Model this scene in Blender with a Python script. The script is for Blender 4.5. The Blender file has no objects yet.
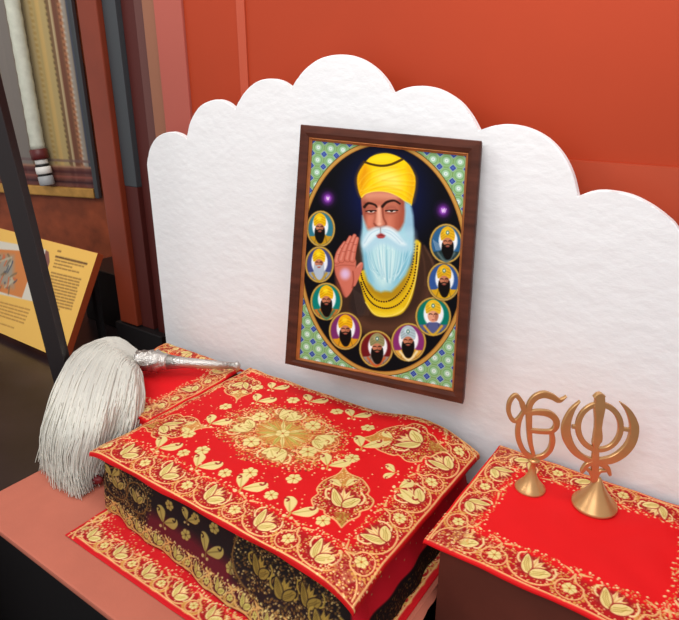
import bpy, bmesh, math, random
import numpy as np
from mathutils import Vector

random.seed(4); rng = np.random.default_rng(7)
C = bpy.context.scene.collection
PI = math.pi

# ------------------------------------------------------------------ survey of the place
# The camera's measured pose.  sight()/onz()/ony()/... turn a line of sight into a place on a known plane.
F_PX, PX, PY, W_PX = 605., 339.5, 310., 679.
TILT = math.atan(232 / 605); HEAD = math.radians(35); CAM_H = 1.0
fw = np.array([-math.sin(HEAD) * math.cos(TILT), math.cos(HEAD) * math.cos(TILT), -math.sin(TILT)])
rt = np.array([math.cos(HEAD), math.sin(HEAD), 0.]); upv = np.cross(rt, fw)
EYE = np.array([0, 0, CAM_H])
def sight(u, v): return rt * (u - PX) / F_PX - upv * (v - PY) / F_PX + fw
def onplane(u, v, p0, n):
    d = sight(u, v); s = np.dot(np.array(p0) - EYE, n) / np.dot(d, n); return EYE + d * s
def onz(u, v, h): return onplane(u, v, (0, 0, h), (0, 0, 1))
def ony(u, v, Y): return onplane(u, v, (0, Y, 0), (0, 1, 0))
def onx(u, v, X): return onplane(u, v, (X, 0, 0), (1, 0, 0))

# ------------------------------------------------------------------ scene helpers
def tag(o, label=None, cat=None, group=None, kind=None):
    if label: o['label'] = label
    if cat: o['category'] = cat
    if group: o['group'] = group
    if kind: o['kind'] = kind
    return o
def empty(name, loc, label, cat, group=None):
    o = bpy.data.objects.new(name, None); C.objects.link(o); o.location = loc
    o.empty_display_size = .05
    return tag(o, label, cat, group)
def link(name, me, m, parent=None, smooth=False):
    o = bpy.data.objects.new(name, me); C.objects.link(o)
    if m: me.materials.append(m)
    if smooth: me.polygons.foreach_set('use_smooth', [True] * len(me.polygons))
    if parent:
        o.parent = parent
        o.location = -Vector(parent.location)      # meshes are written in world coordinates
    return o
def from_bm(name, bm, m, parent=None, smooth=False):
    bmesh.ops.recalc_face_normals(bm, faces=bm.faces)
    me = bpy.data.meshes.new(name); bm.to_mesh(me); bm.free()
    return link(name, me, m, parent, smooth)
def box(bm, lo, hi, bev=0):
    r = bmesh.ops.create_cube(bm, size=1)
    for v in r['verts']:
        for k in range(3): v.co[k] = (lo[k] + hi[k]) / 2 + v.co[k] * (hi[k] - lo[k])
    if bev:
        es = list({e for v in r['verts'] for e in v.link_edges})
        bmesh.ops.bevel(bm, geom=es, offset=bev, segments=2, affect='EDGES', profile=.6)
def hexa(bm, q, off, bev=0):
    """slab: quad q (4 points) extruded by vector off"""
    a = [bm.verts.new(p) for p in q]; b = [bm.verts.new(np.array(p) + off) for p in q]
    fs = [bm.faces.new(a), bm.faces.new(b[::-1])]
    for i in range(4): fs.append(bm.faces.new([a[i], b[i], b[(i + 1) % 4], a[(i + 1) % 4]]))
    if bev:
        es = list({e for f in fs for e in f.edges})
        bmesh.ops.bevel(bm, geom=es, offset=bev, segments=2, affect='EDGES', profile=.6)
def lathe(bm, prof, c, n=48, wob=None, axis=None):
    """profile [(r,h)] about axis through c"""
    c = np.array(c, float)
    if axis is None: ax = np.array([0, 0, 1.])
    else: ax = np.array(axis, float); ax /= np.linalg.norm(ax)
    t = np.array([1., 0, 0]) if abs(ax[0]) < .8 else np.array([0, 0, 1.])
    e1 = np.cross(ax, t); e1 /= np.linalg.norm(e1); e2 = np.cross(ax, e1)
    rings = []
    for k, (r, h) in enumerate(prof):
        ring = []
        for i in range(n):
            a = 2 * PI * i / n; rr = r * (1 + (wob(a, k) if wob else 0))
            ring.append(bm.verts.new(c + ax * h + (e1 * math.cos(a) + e2 * math.sin(a)) * rr))
        rings.append(ring)
    for A, B in zip(rings, rings[1:]):
        for i in range(n): bm.faces.new([A[i], A[(i + 1) % n], B[(i + 1) % n], B[i]])
    bm.faces.new(rings[0][::-1]); bm.faces.new(rings[-1])
def catmull(pts, closed=False, sub=8):
    P = [np.array(p, float) for p in pts]; n = len(P); out = []
    rngk = range(n if closed else n - 1)
    for i in rngk:
        if closed: p0, p1, p2, p3 = P[(i - 1) % n], P[i], P[(i + 1) % n], P[(i + 2) % n]
        else: p0, p1, p2, p3 = P[max(i - 1, 0)], P[i], P[i + 1], P[min(i + 2, n - 1)]
        for k in range(sub):
            t = k / sub
            out.append(.5 * (2 * p1 + (p2 - p0) * t + (2 * p0 - 5 * p1 + 4 * p2 - p3) * t * t + (3 * p1 - p0 - 3 * p2 + p3) * t ** 3))
    if not closed: out.append(P[-1])
    return out
def ribbon_solid(bm, pts, widths, nrm, depth, closed=False):
    """a flat cast bar: centre line pts, in-plane width, bevelled rectangular section of given depth along nrm"""
    nrm = np.array(nrm, float); P = [np.array(p) for p in pts]; n = len(P); rings = []
    for i in range(n):
        if closed: tg = P[(i + 1) % n] - P[i - 1]
        else: tg = P[min(i + 1, n - 1)] - P[max(i - 1, 0)]
        tg = tg / (np.linalg.norm(tg) + 1e-9); sd = np.cross(tg, nrm); sd /= np.linalg.norm(sd) + 1e-9
        w = widths[i] / 2; d = depth / 2; b = min(.0015, w * .5)
        sec = [(-w, -d + b), (-w + b, -d), (w - b, -d), (w, -d + b), (w, d - b), (w - b, d), (-w + b, d), (-w, d - b)]
        rings.append([bm.verts.new(P[i] + sd * s + nrm * q) for s, q in sec])
    m = len(rings[0])
    for i in range(n if closed else n - 1):
        A, B = rings[i], rings[(i + 1) % n]
        for k in range(m): bm.faces.new([A[k], A[(k + 1) % m], B[(k + 1) % m], B[k]])
    if not closed: bm.faces.new(rings[0][::-1]); bm.faces.new(rings[-1])

# ------------------------------------------------------------------ materials
def srgb(c):
    c = np.array(c, float)
    if c.max() > 1.001: c = c / 255.
    return np.where(c <= .04045, c / 12.92, ((c + .055) / 1.055) ** 2.4)
def new_mat(name):
    m = bpy.data.materials.new(name); m.use_nodes = True
    nt = m.node_tree; return m, nt, nt.nodes['Principled BSDF']
def plain(name, c, rough=.5, metal=0., noise=0., nscale=20., bump=0., bscale=60., spec=.5, stretch=None):
    m, nt, b = new_mat(name); N, L = nt.nodes, nt.links
    lc = srgb(c); b.inputs['Base Color'].default_value = (*lc, 1)
    b.inputs['Roughness'].default_value = rough; b.inputs['Metallic'].default_value = metal
    b.inputs['Specular IOR Level'].default_value = spec
    tc = N.new('ShaderNodeTexCoord'); vec = tc.outputs['Object']
    if stretch:
        mp = N.new('ShaderNodeMapping'); mp.inputs['Scale'].default_value = stretch
        L.new(vec, mp.inputs['Vector']); vec = mp.outputs['Vector']
    if noise:
        n = N.new('ShaderNodeTexNoise'); n.inputs['Scale'].default_value = nscale; n.inputs['Detail'].default_value = 5
        L.new(vec, n.inputs['Vector'])
        r = N.new('ShaderNodeValToRGB'); r.color_ramp.elements[0].position = .3; r.color_ramp.elements[1].position = .7
        r.color_ramp.elements[0].color = (*(lc * (1 - noise)), 1); r.color_ramp.elements[1].color = (*np.minimum(lc * (1 + noise), 1), 1)
        L.new(n.outputs['Fac'], r.inputs['Fac']); L.new(r.outputs['Color'], b.inputs['Base Color'])
    if bump:
        n2 = N.new('ShaderNodeTexNoise'); n2.inputs['Scale'].default_value = bscale; n2.inputs['Detail'].default_value = 6
        L.new(vec, n2.inputs['Vector'])
        bp = N.new('ShaderNodeBump'); bp.inputs['Strength'].default_value = bump; bp.inputs['Distance'].default_value = .01
        L.new(n2.outputs['Fac'], bp.inputs['Height']); L.new(bp.outputs['Normal'], b.inputs['Normal'])
    return m
def painted(name, rough=.6, gold=False, spec=.4, coat=0., weave=0., sheen=0.):
    m, nt, b = new_mat(name); N, L = nt.nodes, nt.links
    a = N.new('ShaderNodeAttribute'); a.attribute_name = 'Col'
    L.new(a.outputs['Color'], b.inputs['Base Color'])
    b.inputs['Roughness'].default_value = rough; b.inputs['Specular IOR Level'].default_value = spec
    b.inputs['Coat Weight'].default_value = coat; b.inputs['Coat Roughness'].default_value = .15
    if gold:
        g = N.new('ShaderNodeAttribute'); g.attribute_name = 'gold'
        mr = N.new('ShaderNodeMapRange'); mr.inputs['To Min'].default_value = rough; mr.inputs['To Max'].default_value = .38
        L.new(g.outputs['Fac'], mr.inputs['Value']); L.new(mr.outputs['Result'], b.inputs['Roughness'])
        mm = N.new('ShaderNodeMath'); mm.operation = 'MULTIPLY'; mm.inputs[1].default_value = .25
        L.new(g.outputs['Fac'], mm.inputs[0]); L.new(mm.outputs[0], b.inputs['Metallic'])
    if weave:
        tc = N.new('ShaderNodeTexCoord'); n2 = N.new('ShaderNodeTexNoise'); n2.inputs['Scale'].default_value = 900
        L.new(tc.outputs['Object'], n2.inputs['Vector'])
        bp = N.new('ShaderNodeBump'); bp.inputs['Strength'].default_value = weave; bp.inputs['Distance'].default_value = .001
        L.new(n2.outputs['Fac'], bp.inputs['Height']); L.new(bp.outputs['Normal'], b.inputs['Normal'])
    if sheen: b.inputs['Sheen Weight'].default_value = sheen
    return m

# ------------------------------------------------------------------ painter: draws a design into per-vertex colours of a regular grid
class Painter:
    def __init__(s, x0, y0, x1, y1, d, base):
        s.x0, s.y0, s.d = x0, y0, d
        s.nx = int(round((x1 - x0) / d)) + 1; s.ny = int(round((y1 - y0) / d)) + 1
        s.xs = x0 + np.arange(s.nx) * d; s.ys = y0 + np.arange(s.ny) * d
        s.X, s.Y = np.meshgrid(s.xs, s.ys)
        s.col = np.empty((s.ny, s.nx, 3)); s.col[:] = np.array(base, float) / 255.
        s.gold = np.zeros((s.ny, s.nx))
    def _sl(s, a, b, c, e, pad):
        i0 = max(0, int((a - pad - s.x0) / s.d)); i1 = min(s.nx, int((b + pad - s.x0) / s.d) + 2)
        j0 = max(0, int((c - pad - s.y0) / s.d)); j1 = min(s.ny, int((e + pad - s.y0) / s.d) + 2)
        if i1 <= i0 or j1 <= j0: return None
        return (slice(j0, j1), slice(i0, i1))
    def blend(s, sl, al, color, gold):
        if callable(color): color = color(s.X[sl], s.Y[sl])
        else: color = np.array(color, float) / 255.
        s.col[sl] = s.col[sl] * (1 - al[..., None]) + color * al[..., None]
        if gold is not None: s.gold[sl] = s.gold[sl] * (1 - al) + gold * al
    @staticmethod
    def _segd(X, Y, p, q):
        dx, dy = q[0] - p[0], q[1] - p[1]; L2 = dx * dx + dy * dy + 1e-18
        t = np.clip(((X - p[0]) * dx + (Y - p[1]) * dy) / L2, 0, 1)
        return np.hypot(X - p[0] - t * dx, Y - p[1] - t * dy), t
    def sdf(s, sl, P):
        X, Y = s.X[sl], s.Y[sl]; D = np.full(X.shape, 1e9); ins = np.zeros(X.shape, bool); n = len(P)
        for i in range(n):
            p, q = P[i], P[(i + 1) % n]
            D = np.minimum(D, s._segd(X, Y, p, q)[0])
            if p[1] != q[1]:
                ins ^= ((p[1] > Y) != (q[1] > Y)) & (X < (q[0] - p[0]) * (Y - p[1]) / (q[1] - p[1]) + p[0])
        return np.where(ins, -D, D)
    def poly(s, P, color, alpha=1., soft=None, gold=None):
        P = np.array(P, float); soft = soft or s.d * .6
        sl = s._sl(P[:, 0].min(), P[:, 0].max(), P[:, 1].min(), P[:, 1].max(), soft * 1.5)
        if sl is None: return
        al = np.clip(.5 - s.sdf(sl, P) / (2 * soft), 0, 1) * alpha
        s.blend(sl, al, color, gold)
    def stroke(s, P, w, color, alpha=1., soft=None, gold=None):
        """w: width or (w0,w1)"""
        P = np.array(P, float); soft = soft or s.d * .6
        w0, w1 = w if isinstance(w, tuple) else (w, w); wm = max(w0, w1)
        sl = s._sl(P[:, 0].min(), P[:, 0].max(), P[:, 1].min(), P[:, 1].max(), wm + soft * 1.5)
        if sl is None: return
        X, Y = s.X[sl], s.Y[sl]; D = np.full(X.shape, 1e9); n = len(P) - 1
        for i in range(n):
            d_, t = s._segd(X, Y, P[i], P[i + 1]); ww = w0 + (w1 - w0) * (i + t) / n
            D = np.minimum(D, d_ - ww / 2)
        s.blend(sl, np.clip(.5 - D / (2 * soft), 0, 1) * alpha, color, gold)
    def disc(s, x, y, r, color, alpha=1., soft=None, gold=None):
        soft = soft or s.d * .6
        sl = s._sl(x - r, x + r, y - r, y + r, soft * 1.5)
        if sl is None: return
        D = np.hypot(s.X[sl] - x, s.Y[sl] - y) - r
        s.blend(sl, np.clip(.5 - D / (2 * soft), 0, 1) * alpha, color, gold)

def grid_mesh(name, pos, col, gold=None):
    """pos (ny,nx,3), col (ny,nx,3) in display values"""
    ny, nx = pos.shape[:2]; nv = nx * ny
    idx = np.arange(nv).reshape(ny, nx)
    q = np.stack([idx[:-1, :-1], idx[:-1, 1:], idx[1:, 1:], idx[1:, :-1]], -1).reshape(-1, 4)
    me = bpy.data.meshes.new(name)
    me.vertices.add(nv); me.vertices.foreach_set('co', pos.reshape(-1).astype(np.float32))
    nf = len(q); me.loops.add(nf * 4); me.loops.foreach_set('vertex_index', q.reshape(-1).astype(np.int32))
    me.polygons.add(nf); me.polygons.foreach_set('loop_start', np.arange(0, nf * 4, 4, dtype=np.int32))
    me.polygons.foreach_set('loop_total', np.full(nf, 4, np.int32)); me.polygons.foreach_set('use_smooth', np.ones(nf, bool))
    a = me.attributes.new('Col', 'FLOAT_COLOR', 'POINT')
    lin = np.concatenate([srgb(np.clip(col, 0, 1).reshape(-1, 3)), np.ones((nv, 1))], 1)
    a.data.foreach_set('color', lin.reshape(-1).astype(np.float32))
    if gold is not None:
        g = me.attributes.new('gold', 'FLOAT', 'POINT'); g.data.foreach_set('value', gold.reshape(-1).astype(np.float32))
    me.update(); me.validate()
    return me

# ------------------------------------------------------------------ embroidery motifs
RED = (214, 10, 18); DRED = (150, 14, 20); CREAM = (250, 224, 160); PALE = (244, 226, 150); GOLD = (222, 164, 78); OLIVE = (176, 146, 58); PINKC = (250, 190, 130)
class Palette: pass
def pal(cream=CREAM, pale=PALE, gold=GOLD, olive=OLIVE, dark=DRED, line=(246, 196, 128)):
    p = Palette(); p.cream, p.pale, p.gold, p.olive, p.dark, p.line = cream, pale, gold, olive, dark, line; return p
BRIGHT = pal()
DIM = pal(cream=(190, 160, 100), pale=(176, 152, 80), gold=(120, 84, 40), olive=(76, 58, 24), dark=(24, 5, 7), line=(150, 104, 60))  # thread colours with the shade of the box side put in
def xf(pts, cx, cy, ang, s, mx=1):
    c, sn = math.cos(ang), math.sin(ang)
    return [(cx + s * (mx * x * c - y * sn), cy + s * (mx * x * sn + y * c)) for x, y in pts]
def leaf(P, cx, cy, ang, s, pl, mx=1, fat=1.):
    """paisley leaf, stem at origin, tip curling at +y"""
    o = catmull([(0, 0), (-.2 * fat, .3), (-.3 * fat, .65), (-.12 * fat, .95), (.12, 1.0), (.24, .86), (.26 * fat, .55), (.16 * fat, .25)], True, 5)
    P.poly(xf(o, cx, cy, ang, s, mx), pl.pale, gold=1)
    P.stroke(xf(catmull([(0, .05), (.02, .4), (.03, .72)], False, 4), cx, cy, ang, s, mx), s * .07, pl.olive, .45, gold=.6)
    P.stroke(xf(catmull([(.24, .9), (.12, .88), (.06, .78), (.14, .7)], False, 4), cx, cy, ang, s, mx), s * .09, pl.dark, .9, gold=.1)
def posy(P, cx, cy, r, pl, ang=0., n=6):
    for k in range(n):
        a = ang + 2 * PI * k / n
        o = [(r * .52 * math.cos(t) + r * .5, r * .44 * math.sin(t)) for t in np.linspace(0, 2 * PI, 10)[:-1]]
        P.poly(xf(o, cx, cy, a, 1), pl.pale, gold=1)
    for k in range(n):
        a = ang + 2 * PI * (k + .5) / n; P.stroke([(cx, cy), (cx + r * .8 * math.cos(a), cy + r * .8 * math.sin(a))], r * .09, pl.olive, .7, gold=.6)
    P.disc(cx, cy, r * .22, pl.gold, gold=1); P.disc(cx, cy, r * .1, pl.dark, gold=.3)
def pair(P, cx, cy, ang, s, pl, mx=1):
    P.stroke(xf([(0, -.25), (0, 0)], cx, cy, ang, s, mx), s * .07, pl.gold, gold=1)
    leaf(P, *xf([(-.04, 0)], cx, cy, ang, s, mx)[0], ang + .28 * mx, s * .85, pl, -mx)
    leaf(P, *xf([(.05, -.02)], cx, cy, ang, s, mx)[0], ang - 1.2 * mx, s * .95, pl, -mx)
    P.disc(*xf([(-.16, -.22)], cx, cy, ang, s)[0], s * .08, pl.cream, gold=1)
    P.disc(*xf([(.12, -.28)], cx, cy, ang, s)[0], s * .07, pl.cream, gold=1)
def lotus(P, cx, cy, ang, s, pl):
    T = lambda q: xf(q, cx, cy, ang, s)
    P.poly(T(catmull([(-.75, -.35), (-.7, .5), (0, .95), (.8, .5), (.9, -.2), (.1, -.62)], True, 4)), pl.dark, .75, soft=s * .1)
    for a, l in ((-.75, .8), (-.35, 1.0), (.05, 1.1), (.45, 1.0), (.85, .85)):
        c_, s_ = math.sin(a), math.cos(a)
        tip = (c_ * l, s_ * l - .1); n_ = (s_ * .15, -c_ * .15); m_ = (c_ * l * .55, s_ * l * .55 - .1)
        P.poly(T([(0, -.2), (m_[0] - n_[0], m_[1] - n_[1]), tip, (m_[0] + n_[0], m_[1] + n_[1])]), pl.cream, gold=1)
        P.stroke(T([(0, -.15), tip]), s * .06, pl.gold, .7, gold=.6)
    l1 = catmull([(-.05, -.5), (-.42, -.38), (-.62, .1), (-.56, .95), (-.2, .5), (-.02, -.0)], True, 4)
    l2 = catmull([(.0, -.5), (.3, -.6), (.75, -.4), (1.0, .12), (.55, .22), (.08, -.05)], True, 4)
    for l in (l1, l2):
        P.stroke(T(l + [l[0]]), s * .14, pl.dark, .9, gold=.3); P.poly(T(l), pl.pale, gold=1)
    for o_ in (-.12, 0, .13):
        P.stroke(T([(-.1 + o_, -.4 - o_ * .3), (-.36 + o_, .1), (-.47 + o_ * .6, .75 - abs(o_))]), s * .055, pl.olive, .75, gold=.6)
        P.stroke(T([(.1, -.4 + o_), (.5, -.2 + o_), (.86 - abs(o_) * 1.5, .02 + o_ * .6)]), s * .055, pl.olive, .75, gold=.6)
    P.stroke(T(catmull([(-.7, 1.0), (-.95, .8), (-.92, .35), (-.72, .1)], False, 4)), s * .12, pl.cream, gold=1)
    P.stroke(T(catmull([(1.05, .62), (1.22, .25), (1.1, -.2), (.9, -.32)], False, 4)), s * .12, pl.cream, gold=1)
def sprinkle(P, inside, box_, n, pl, r=(.0016, .0028), cols=None):
    cols = cols or (pl.cream, pl.gold, pl.cream, pl.pale)
    x0, y0, x1, y1 = box_
    for x, y in rng.random((n, 2)):
        x, y = x0 + x * (x1 - x0), y0 + y * (y1 - y0)
        if inside(x, y): P.disc(x, y, rng.uniform(*r), cols[rng.integers(len(cols))], gold=1)
def inpoly(P):
    P = np.array(P)
    def f(x, y):
        r = False; n = len(P)
        for i in range(n):
            p, q = P[i], P[(i + 1) % n]
            if (p[1] > y) != (q[1] > y) and x < (q[0] - p[0]) * (y - p[1]) / (q[1] - p[1]) + p[0]: r = not r
        return r
    return f
def border(P, p, q, w, pl, pitch=.17, first=.0, lot=.036, dens=1.):
    """running border from p to q (outer edge line), growing to the left of p->q by w"""
    p, q = np.array(p, float), np.array(q, float); L = np.linalg.norm(q - p); t = (q - p) / L; n = np.array([-t[1], t[0]])
    ang = math.atan2(t[1], t[0])
    U = lambda a, b: tuple(p + t * a + n * b)
    # ground shade + dots
    P.poly([U(0, .004), U(L, .004), U(L, w * .8), U(0, w * .8)], pl.dark, .62, soft=w * .08)
    for _ in range(int(L * w * 26000 * dens)):
        a, b = rng.random() * L, w * (rng.random() ** .8)
        if b > w * .75 and rng.random() < .5: continue
        P.disc(*U(a, .006 + b), rng.uniform(.0011, .0024), (pl.cream, pl.gold, pl.gold, pl.line)[rng.integers(4)], gold=1)
    k0 = int(math.ceil((0 - first) / pitch)) - 1; k1 = int(L / pitch) + 2
    for k in range(k0, k1):
        a0 = first + k * pitch                     # centre of a lotus
        cup = [(a0 + pitch * x, w * y) for x, y in ((-.5, .86), (-.46, .66), (-.36, .56), (-.30, .34), (-.18, .16), (0, .1), (.18, .16), (.30, .34), (.36, .56), (.46, .66), (.5, .86))]
        cup = [U(*c) for c in catmull(cup, False, 4) if 0 <= c[0] <= L]
        if len(cup) > 1: P.stroke(cup, .0042, pl.line, gold=1)
        am = a0 + pitch / 2                        # small ringed flower between
        if .012 < am < L - .012:
            ring = [U(am + pitch * .17 * math.cos(x), w * .36 + w * .25 * math.sin(x)) for x in np.linspace(PI * .95, PI * 2.05, 14)]
            P.stroke(ring, .0034, pl.line, gold=1)
            for x in np.linspace(PI * .95, PI * 2.05, 13):
                P.disc(*U(am + pitch * .215 * math.cos(x), w * .36 + w * .32 * math.sin(x)), .0036, pl.gold, gold=1)
            posy(P, *U(am, w * .42), .0145 * lot / .036, pl, ang)
            P.stroke([U(am - pitch * .17, w * .98), U(am + pitch * .17 * -.3, w * .9)], (.002, .007), pl.line, gold=1)
            P.stroke([U(am + pitch * .2, w * .98), U(am + pitch * .05, w * .9)], (.002, .007), pl.line, gold=1)
        if .02 < a0 < L - .02: lotus(P, *U(a0, w * .5), ang, lot, pl)
    for a in np.arange(0, L, .019):
        P.disc(*U(a, w * 1.02 + .006 * math.sin(a * 60)), .0027, pl.cream, gold=1)
    P.stroke([U(0, .0035), U(L, .0035)], .0042, pl.line, gold=1)
def almond(P, cx, cy, ang, s, pl):
    """pointed corner motif, tip at +y"""
    half = [(0, 1.0), (.1, .78), (.36, .58), (.5, .3), (.47, .16), (.58, 0), (.5, -.22), (.34, -.3), (.3, -.42), (.12, -.55), (0, -.72)]
    o = catmull(half, False, 4) + [(-x, y) for x, y in catmull(half, False, 4)[::-1]]
    O = xf(o, cx, cy, ang, s)
    P.poly(O, pl.dark, .6); P.poly(xf([(0, .95), (.3, .55), (0, .35), (-.3, .55)], cx, cy, ang, s), pl.gold, .85, gold=1)
    A = np.array(O); ins = inpoly(O)
    sprinkle(P, ins, (*A.min(0), *A.max(0)), int(1500 * s * s * 40 / 1.2), pl, (.0014, .0028), (pl.cream, pl.gold, pl.gold, pl.line, pl.olive))
    P.stroke(O + [O[0]], .0042, pl.line, gold=1)
    P.poly(xf([(0, -.72), (.17, -.35), (-.17, -.35)], cx, cy, ang, s), pl.olive, .6, gold=.8)
    lotus(P, *xf([(0, -.02)], cx, cy, ang, s)[0], ang, s * .34, pl)
    for sg in (-1, 1):
        leaf(P, *xf([(sg * .05, .36)], cx, cy, ang, s)[0], ang - sg * .7, s * .3, pl, sg)
    P.stroke(xf([(0, 1.0), (0, 1.16)], cx, cy, ang, s), .004, pl.line, gold=1)
def medallion(P, cx, cy, rx, ry, pl):
    soft_ = pal(dark=(176, 96, 44))
    E = lambda r, a: (cx + rx * r * math.cos(a), cy + ry * r * math.sin(a))
    P.poly([E(1.02 + .06 * math.cos(8 * a), a) for a in np.linspace(0, 2 * PI, 65)[:-1]], (196, 112, 50), .62, soft=.025)
    n = int(rx * ry * 170000)
    cols = (pl.cream, pl.gold, pl.gold, pl.line, pl.dark, pl.line, pl.olive)
    for _ in range(n):
        a = rng.random() * 2 * PI; r = rng.random() ** .55 * 1.2 * (1 + .05 * math.cos(8 * a))
        if r > 1 and rng.random() < .55: continue
        P.disc(*E(r, a), rng.uniform(.0014, .0034), cols[rng.integers(7)], gold=.8)
    for k in range(8):
        a = 2 * PI * k / 8 + .42
        loop = [E(.74 + .25 * math.cos(b), a + .3 * math.sin(b)) for b in np.linspace(-PI, PI, 16)]
        P.stroke(loop, .0035, pl.line, gold=1)
        x, y = E(.7, a)
        if k % 2 == 0:
            lotus(P, x, y, a - PI / 2, rx * .25, soft_)
            for b in (-.22, .22): leaf(P, *E(.62, a + b), a - PI / 2 - b * 2, rx * .3, soft_, 1 if b > 0 else -1)
        else:
            posy(P, x, y, rx * .14, pl, a)
    P.poly([E(.47, a) for a in np.linspace(0, 2 * PI, 33)[:-1]], (206, 150, 70), .8, soft=.01)
    for k in range(18):
        a = 2 * PI * k / 18
        P.poly([E(r, a + b) for r, b in ((.05, 0), (.28, -.15), (.52, 0), (.28, .15))], (pl.pale, pl.gold, (206, 196, 96))[k % 3], gold=1)
        P.stroke([E(r, a) for r in (.1, .45)], .003, pl.olive, .8, gold=.6)
    posy(P, cx, cy, rx * .12, pl)

def wrap1(s, lo, hi, r):
    """arc-length along a sheet that bends down past lo / hi: returns position and drop"""
    p = s.copy(); dz = np.zeros_like(s)
    for sg, e in ((1, hi), (-1, lo)):
        o = np.maximum((s - e) * sg, 0); th = np.minimum(o / r, PI / 2)
        rest = np.maximum(o - r * PI / 2, 0)
        p = np.where(o > 0, e + sg * r * np.sin(th), p); dz = np.where(o > 0, -(r * (1 - np.cos(th)) + rest), dz)
    return p, dz
def fabric(name, P, lo, hi, z0, r, parent=None, bulge=0., warp=None, relief=.0012, mat=None):
    px_, dzx = wrap1(P.X, lo[0], hi[0], r); py_, dzy = wrap1(P.Y, lo[1], hi[1], r)
    Z = z0 + np.maximum(dzx + dzy, -.05)
    if bulge:
        u = np.clip((P.X - lo[0]) / (hi[0] - lo[0]), 0, 1); v = np.clip((P.Y - lo[1]) / (hi[1] - lo[1]), 0, 1)
        Z = Z + bulge * (np.clip(4 * u * (1 - u), 0, 1) ** .5 * np.clip(4 * v * (1 - v), 0, 1) ** .5)
    Z = Z + .0009 * (np.sin(P.X * 37 + 3 * np.sin(P.Y * 21)) + np.sin(P.Y * 43 + 2 * np.sin(P.X * 29)))
    pos = np.stack([px_, py_, Z], -1)
    if warp is not None: pos = warp(pos, P)
    # stitched relief along the local normal (upwards on the flat)
    tx = np.gradient(pos, axis=1); ty = np.gradient(pos, axis=0); nr = np.cross(tx, ty); nr /= np.linalg.norm(nr, axis=-1, keepdims=True) + 1e-12
    pos = pos + nr * (P.gold * relief)[..., None]
    return link(name, grid_mesh(name, pos, P.col, P.gold), mat, parent)

M = {}
M['cloth'] = painted('embroidered_fabric', .72, gold=True, weave=.15, spec=.25)
M['print'] = painted('glossy_print', .55, spec=.08)
M['paint'] = painted('printed_surface', .5, spec=.3)
M['wood'] = plain('dark_brown_wood', (80, 40, 28), .5, noise=.35, nscale=9, stretch=(1, 1, 6), spec=.18)
M['liner'] = plain('copper_gold_liner', (176, 104, 52), .4, .35, noise=.2, nscale=30)
M['board'] = plain('white_textured_paper', (240, 241, 243), .85, bump=.3, bscale=24, stretch=(.8, 1, 1.2), spec=.15)
M['orange'] = plain('orange_wall_paint', (172, 60, 28), .6, noise=.05, nscale=2, spec=.25)
M['orange_low'] = plain('lower_orange_reflection', (182, 74, 46), .5, noise=.05, nscale=3, spec=.25)
M['pink'] = plain('salmon_wall_paint', (178, 92, 80), .6, spec=.2)
M['tan'] = plain('tan_paint', (150, 100, 78), .6, spec=.2)
M['mauve'] = plain('mauve_brown_paint', (100, 64, 60), .6, spec=.2)
M['maroon'] = plain('dark_maroon_paint', (80, 32, 28), .5, spec=.3)
M['slate'] = plain('blue_grey_metal', (62, 66, 70), .5, .1)
M['russet'] = plain('russet_lacquer', (126, 50, 28), .4, noise=.12, nscale=4, spec=.4)
M['case_wall'] = plain('mottled_brown_wall', (150, 70, 38), .6, noise=.35, nscale=9)
M['dark'] = plain('black_base', (12, 8, 10), .5)
M['floor'] = plain('dark_gloss_floor', (42, 32, 34), .28, noise=.3, nscale=5)
M['post'] = plain('black_metal_post', (34, 27, 28), .4, spec=.4)
M['platform'] = plain('terracotta_platform_cloth', (190, 106, 84), .8, noise=.06, nscale=8, bump=.05, bscale=120)
M['brown_drape'] = plain('dark_brown_panel', (104, 46, 32), .6, noise=.15, nscale=6)
M['body'] = painted('shaded_embroidered_fabric', .7, gold=True, weave=.15, spec=.25)
M['brass'] = plain('polished_brass', (206, 160, 106), .34, .6, noise=.06, nscale=30)
M['silver'] = plain('chased_silver', (205, 200, 195), .28, .9, bump=.5, bscale=160)
M['hair'] = painted('white_horsehair', .6, spec=.2)
def translucent(m, k):
    nt = m.node_tree; N, L = nt.nodes, nt.links; out = N['Material Output']; b = N['Principled BSDF']
    tr = N.new('ShaderNodeBsdfTranslucent'); mx = N.new('ShaderNodeMixShader'); mx.inputs['Fac'].default_value = k
    a = [n for n in N if n.type == 'ATTRIBUTE'][0]; L.new(a.outputs['Color'], tr.inputs['Color'])
    L.new(b.outputs['BSDF'], mx.inputs[1]); L.new(tr.outputs['BSDF'], mx.inputs[2]); L.new(mx.outputs['Shader'], out.inputs['Surface'])
translucent(M['hair'], .3)

# ------------------------------------------------------------------ the setting
def struct(name, bm, m): return tag(from_bm(name, bm, m), kind='structure')
bm = bmesh.new(); box(bm, (-6, -1.5, -.9), (2.0, 4, -.86)); struct('floor', bm, plain('dark_floor_boards', (16, 12, 14), .5, noise=.2))
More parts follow.
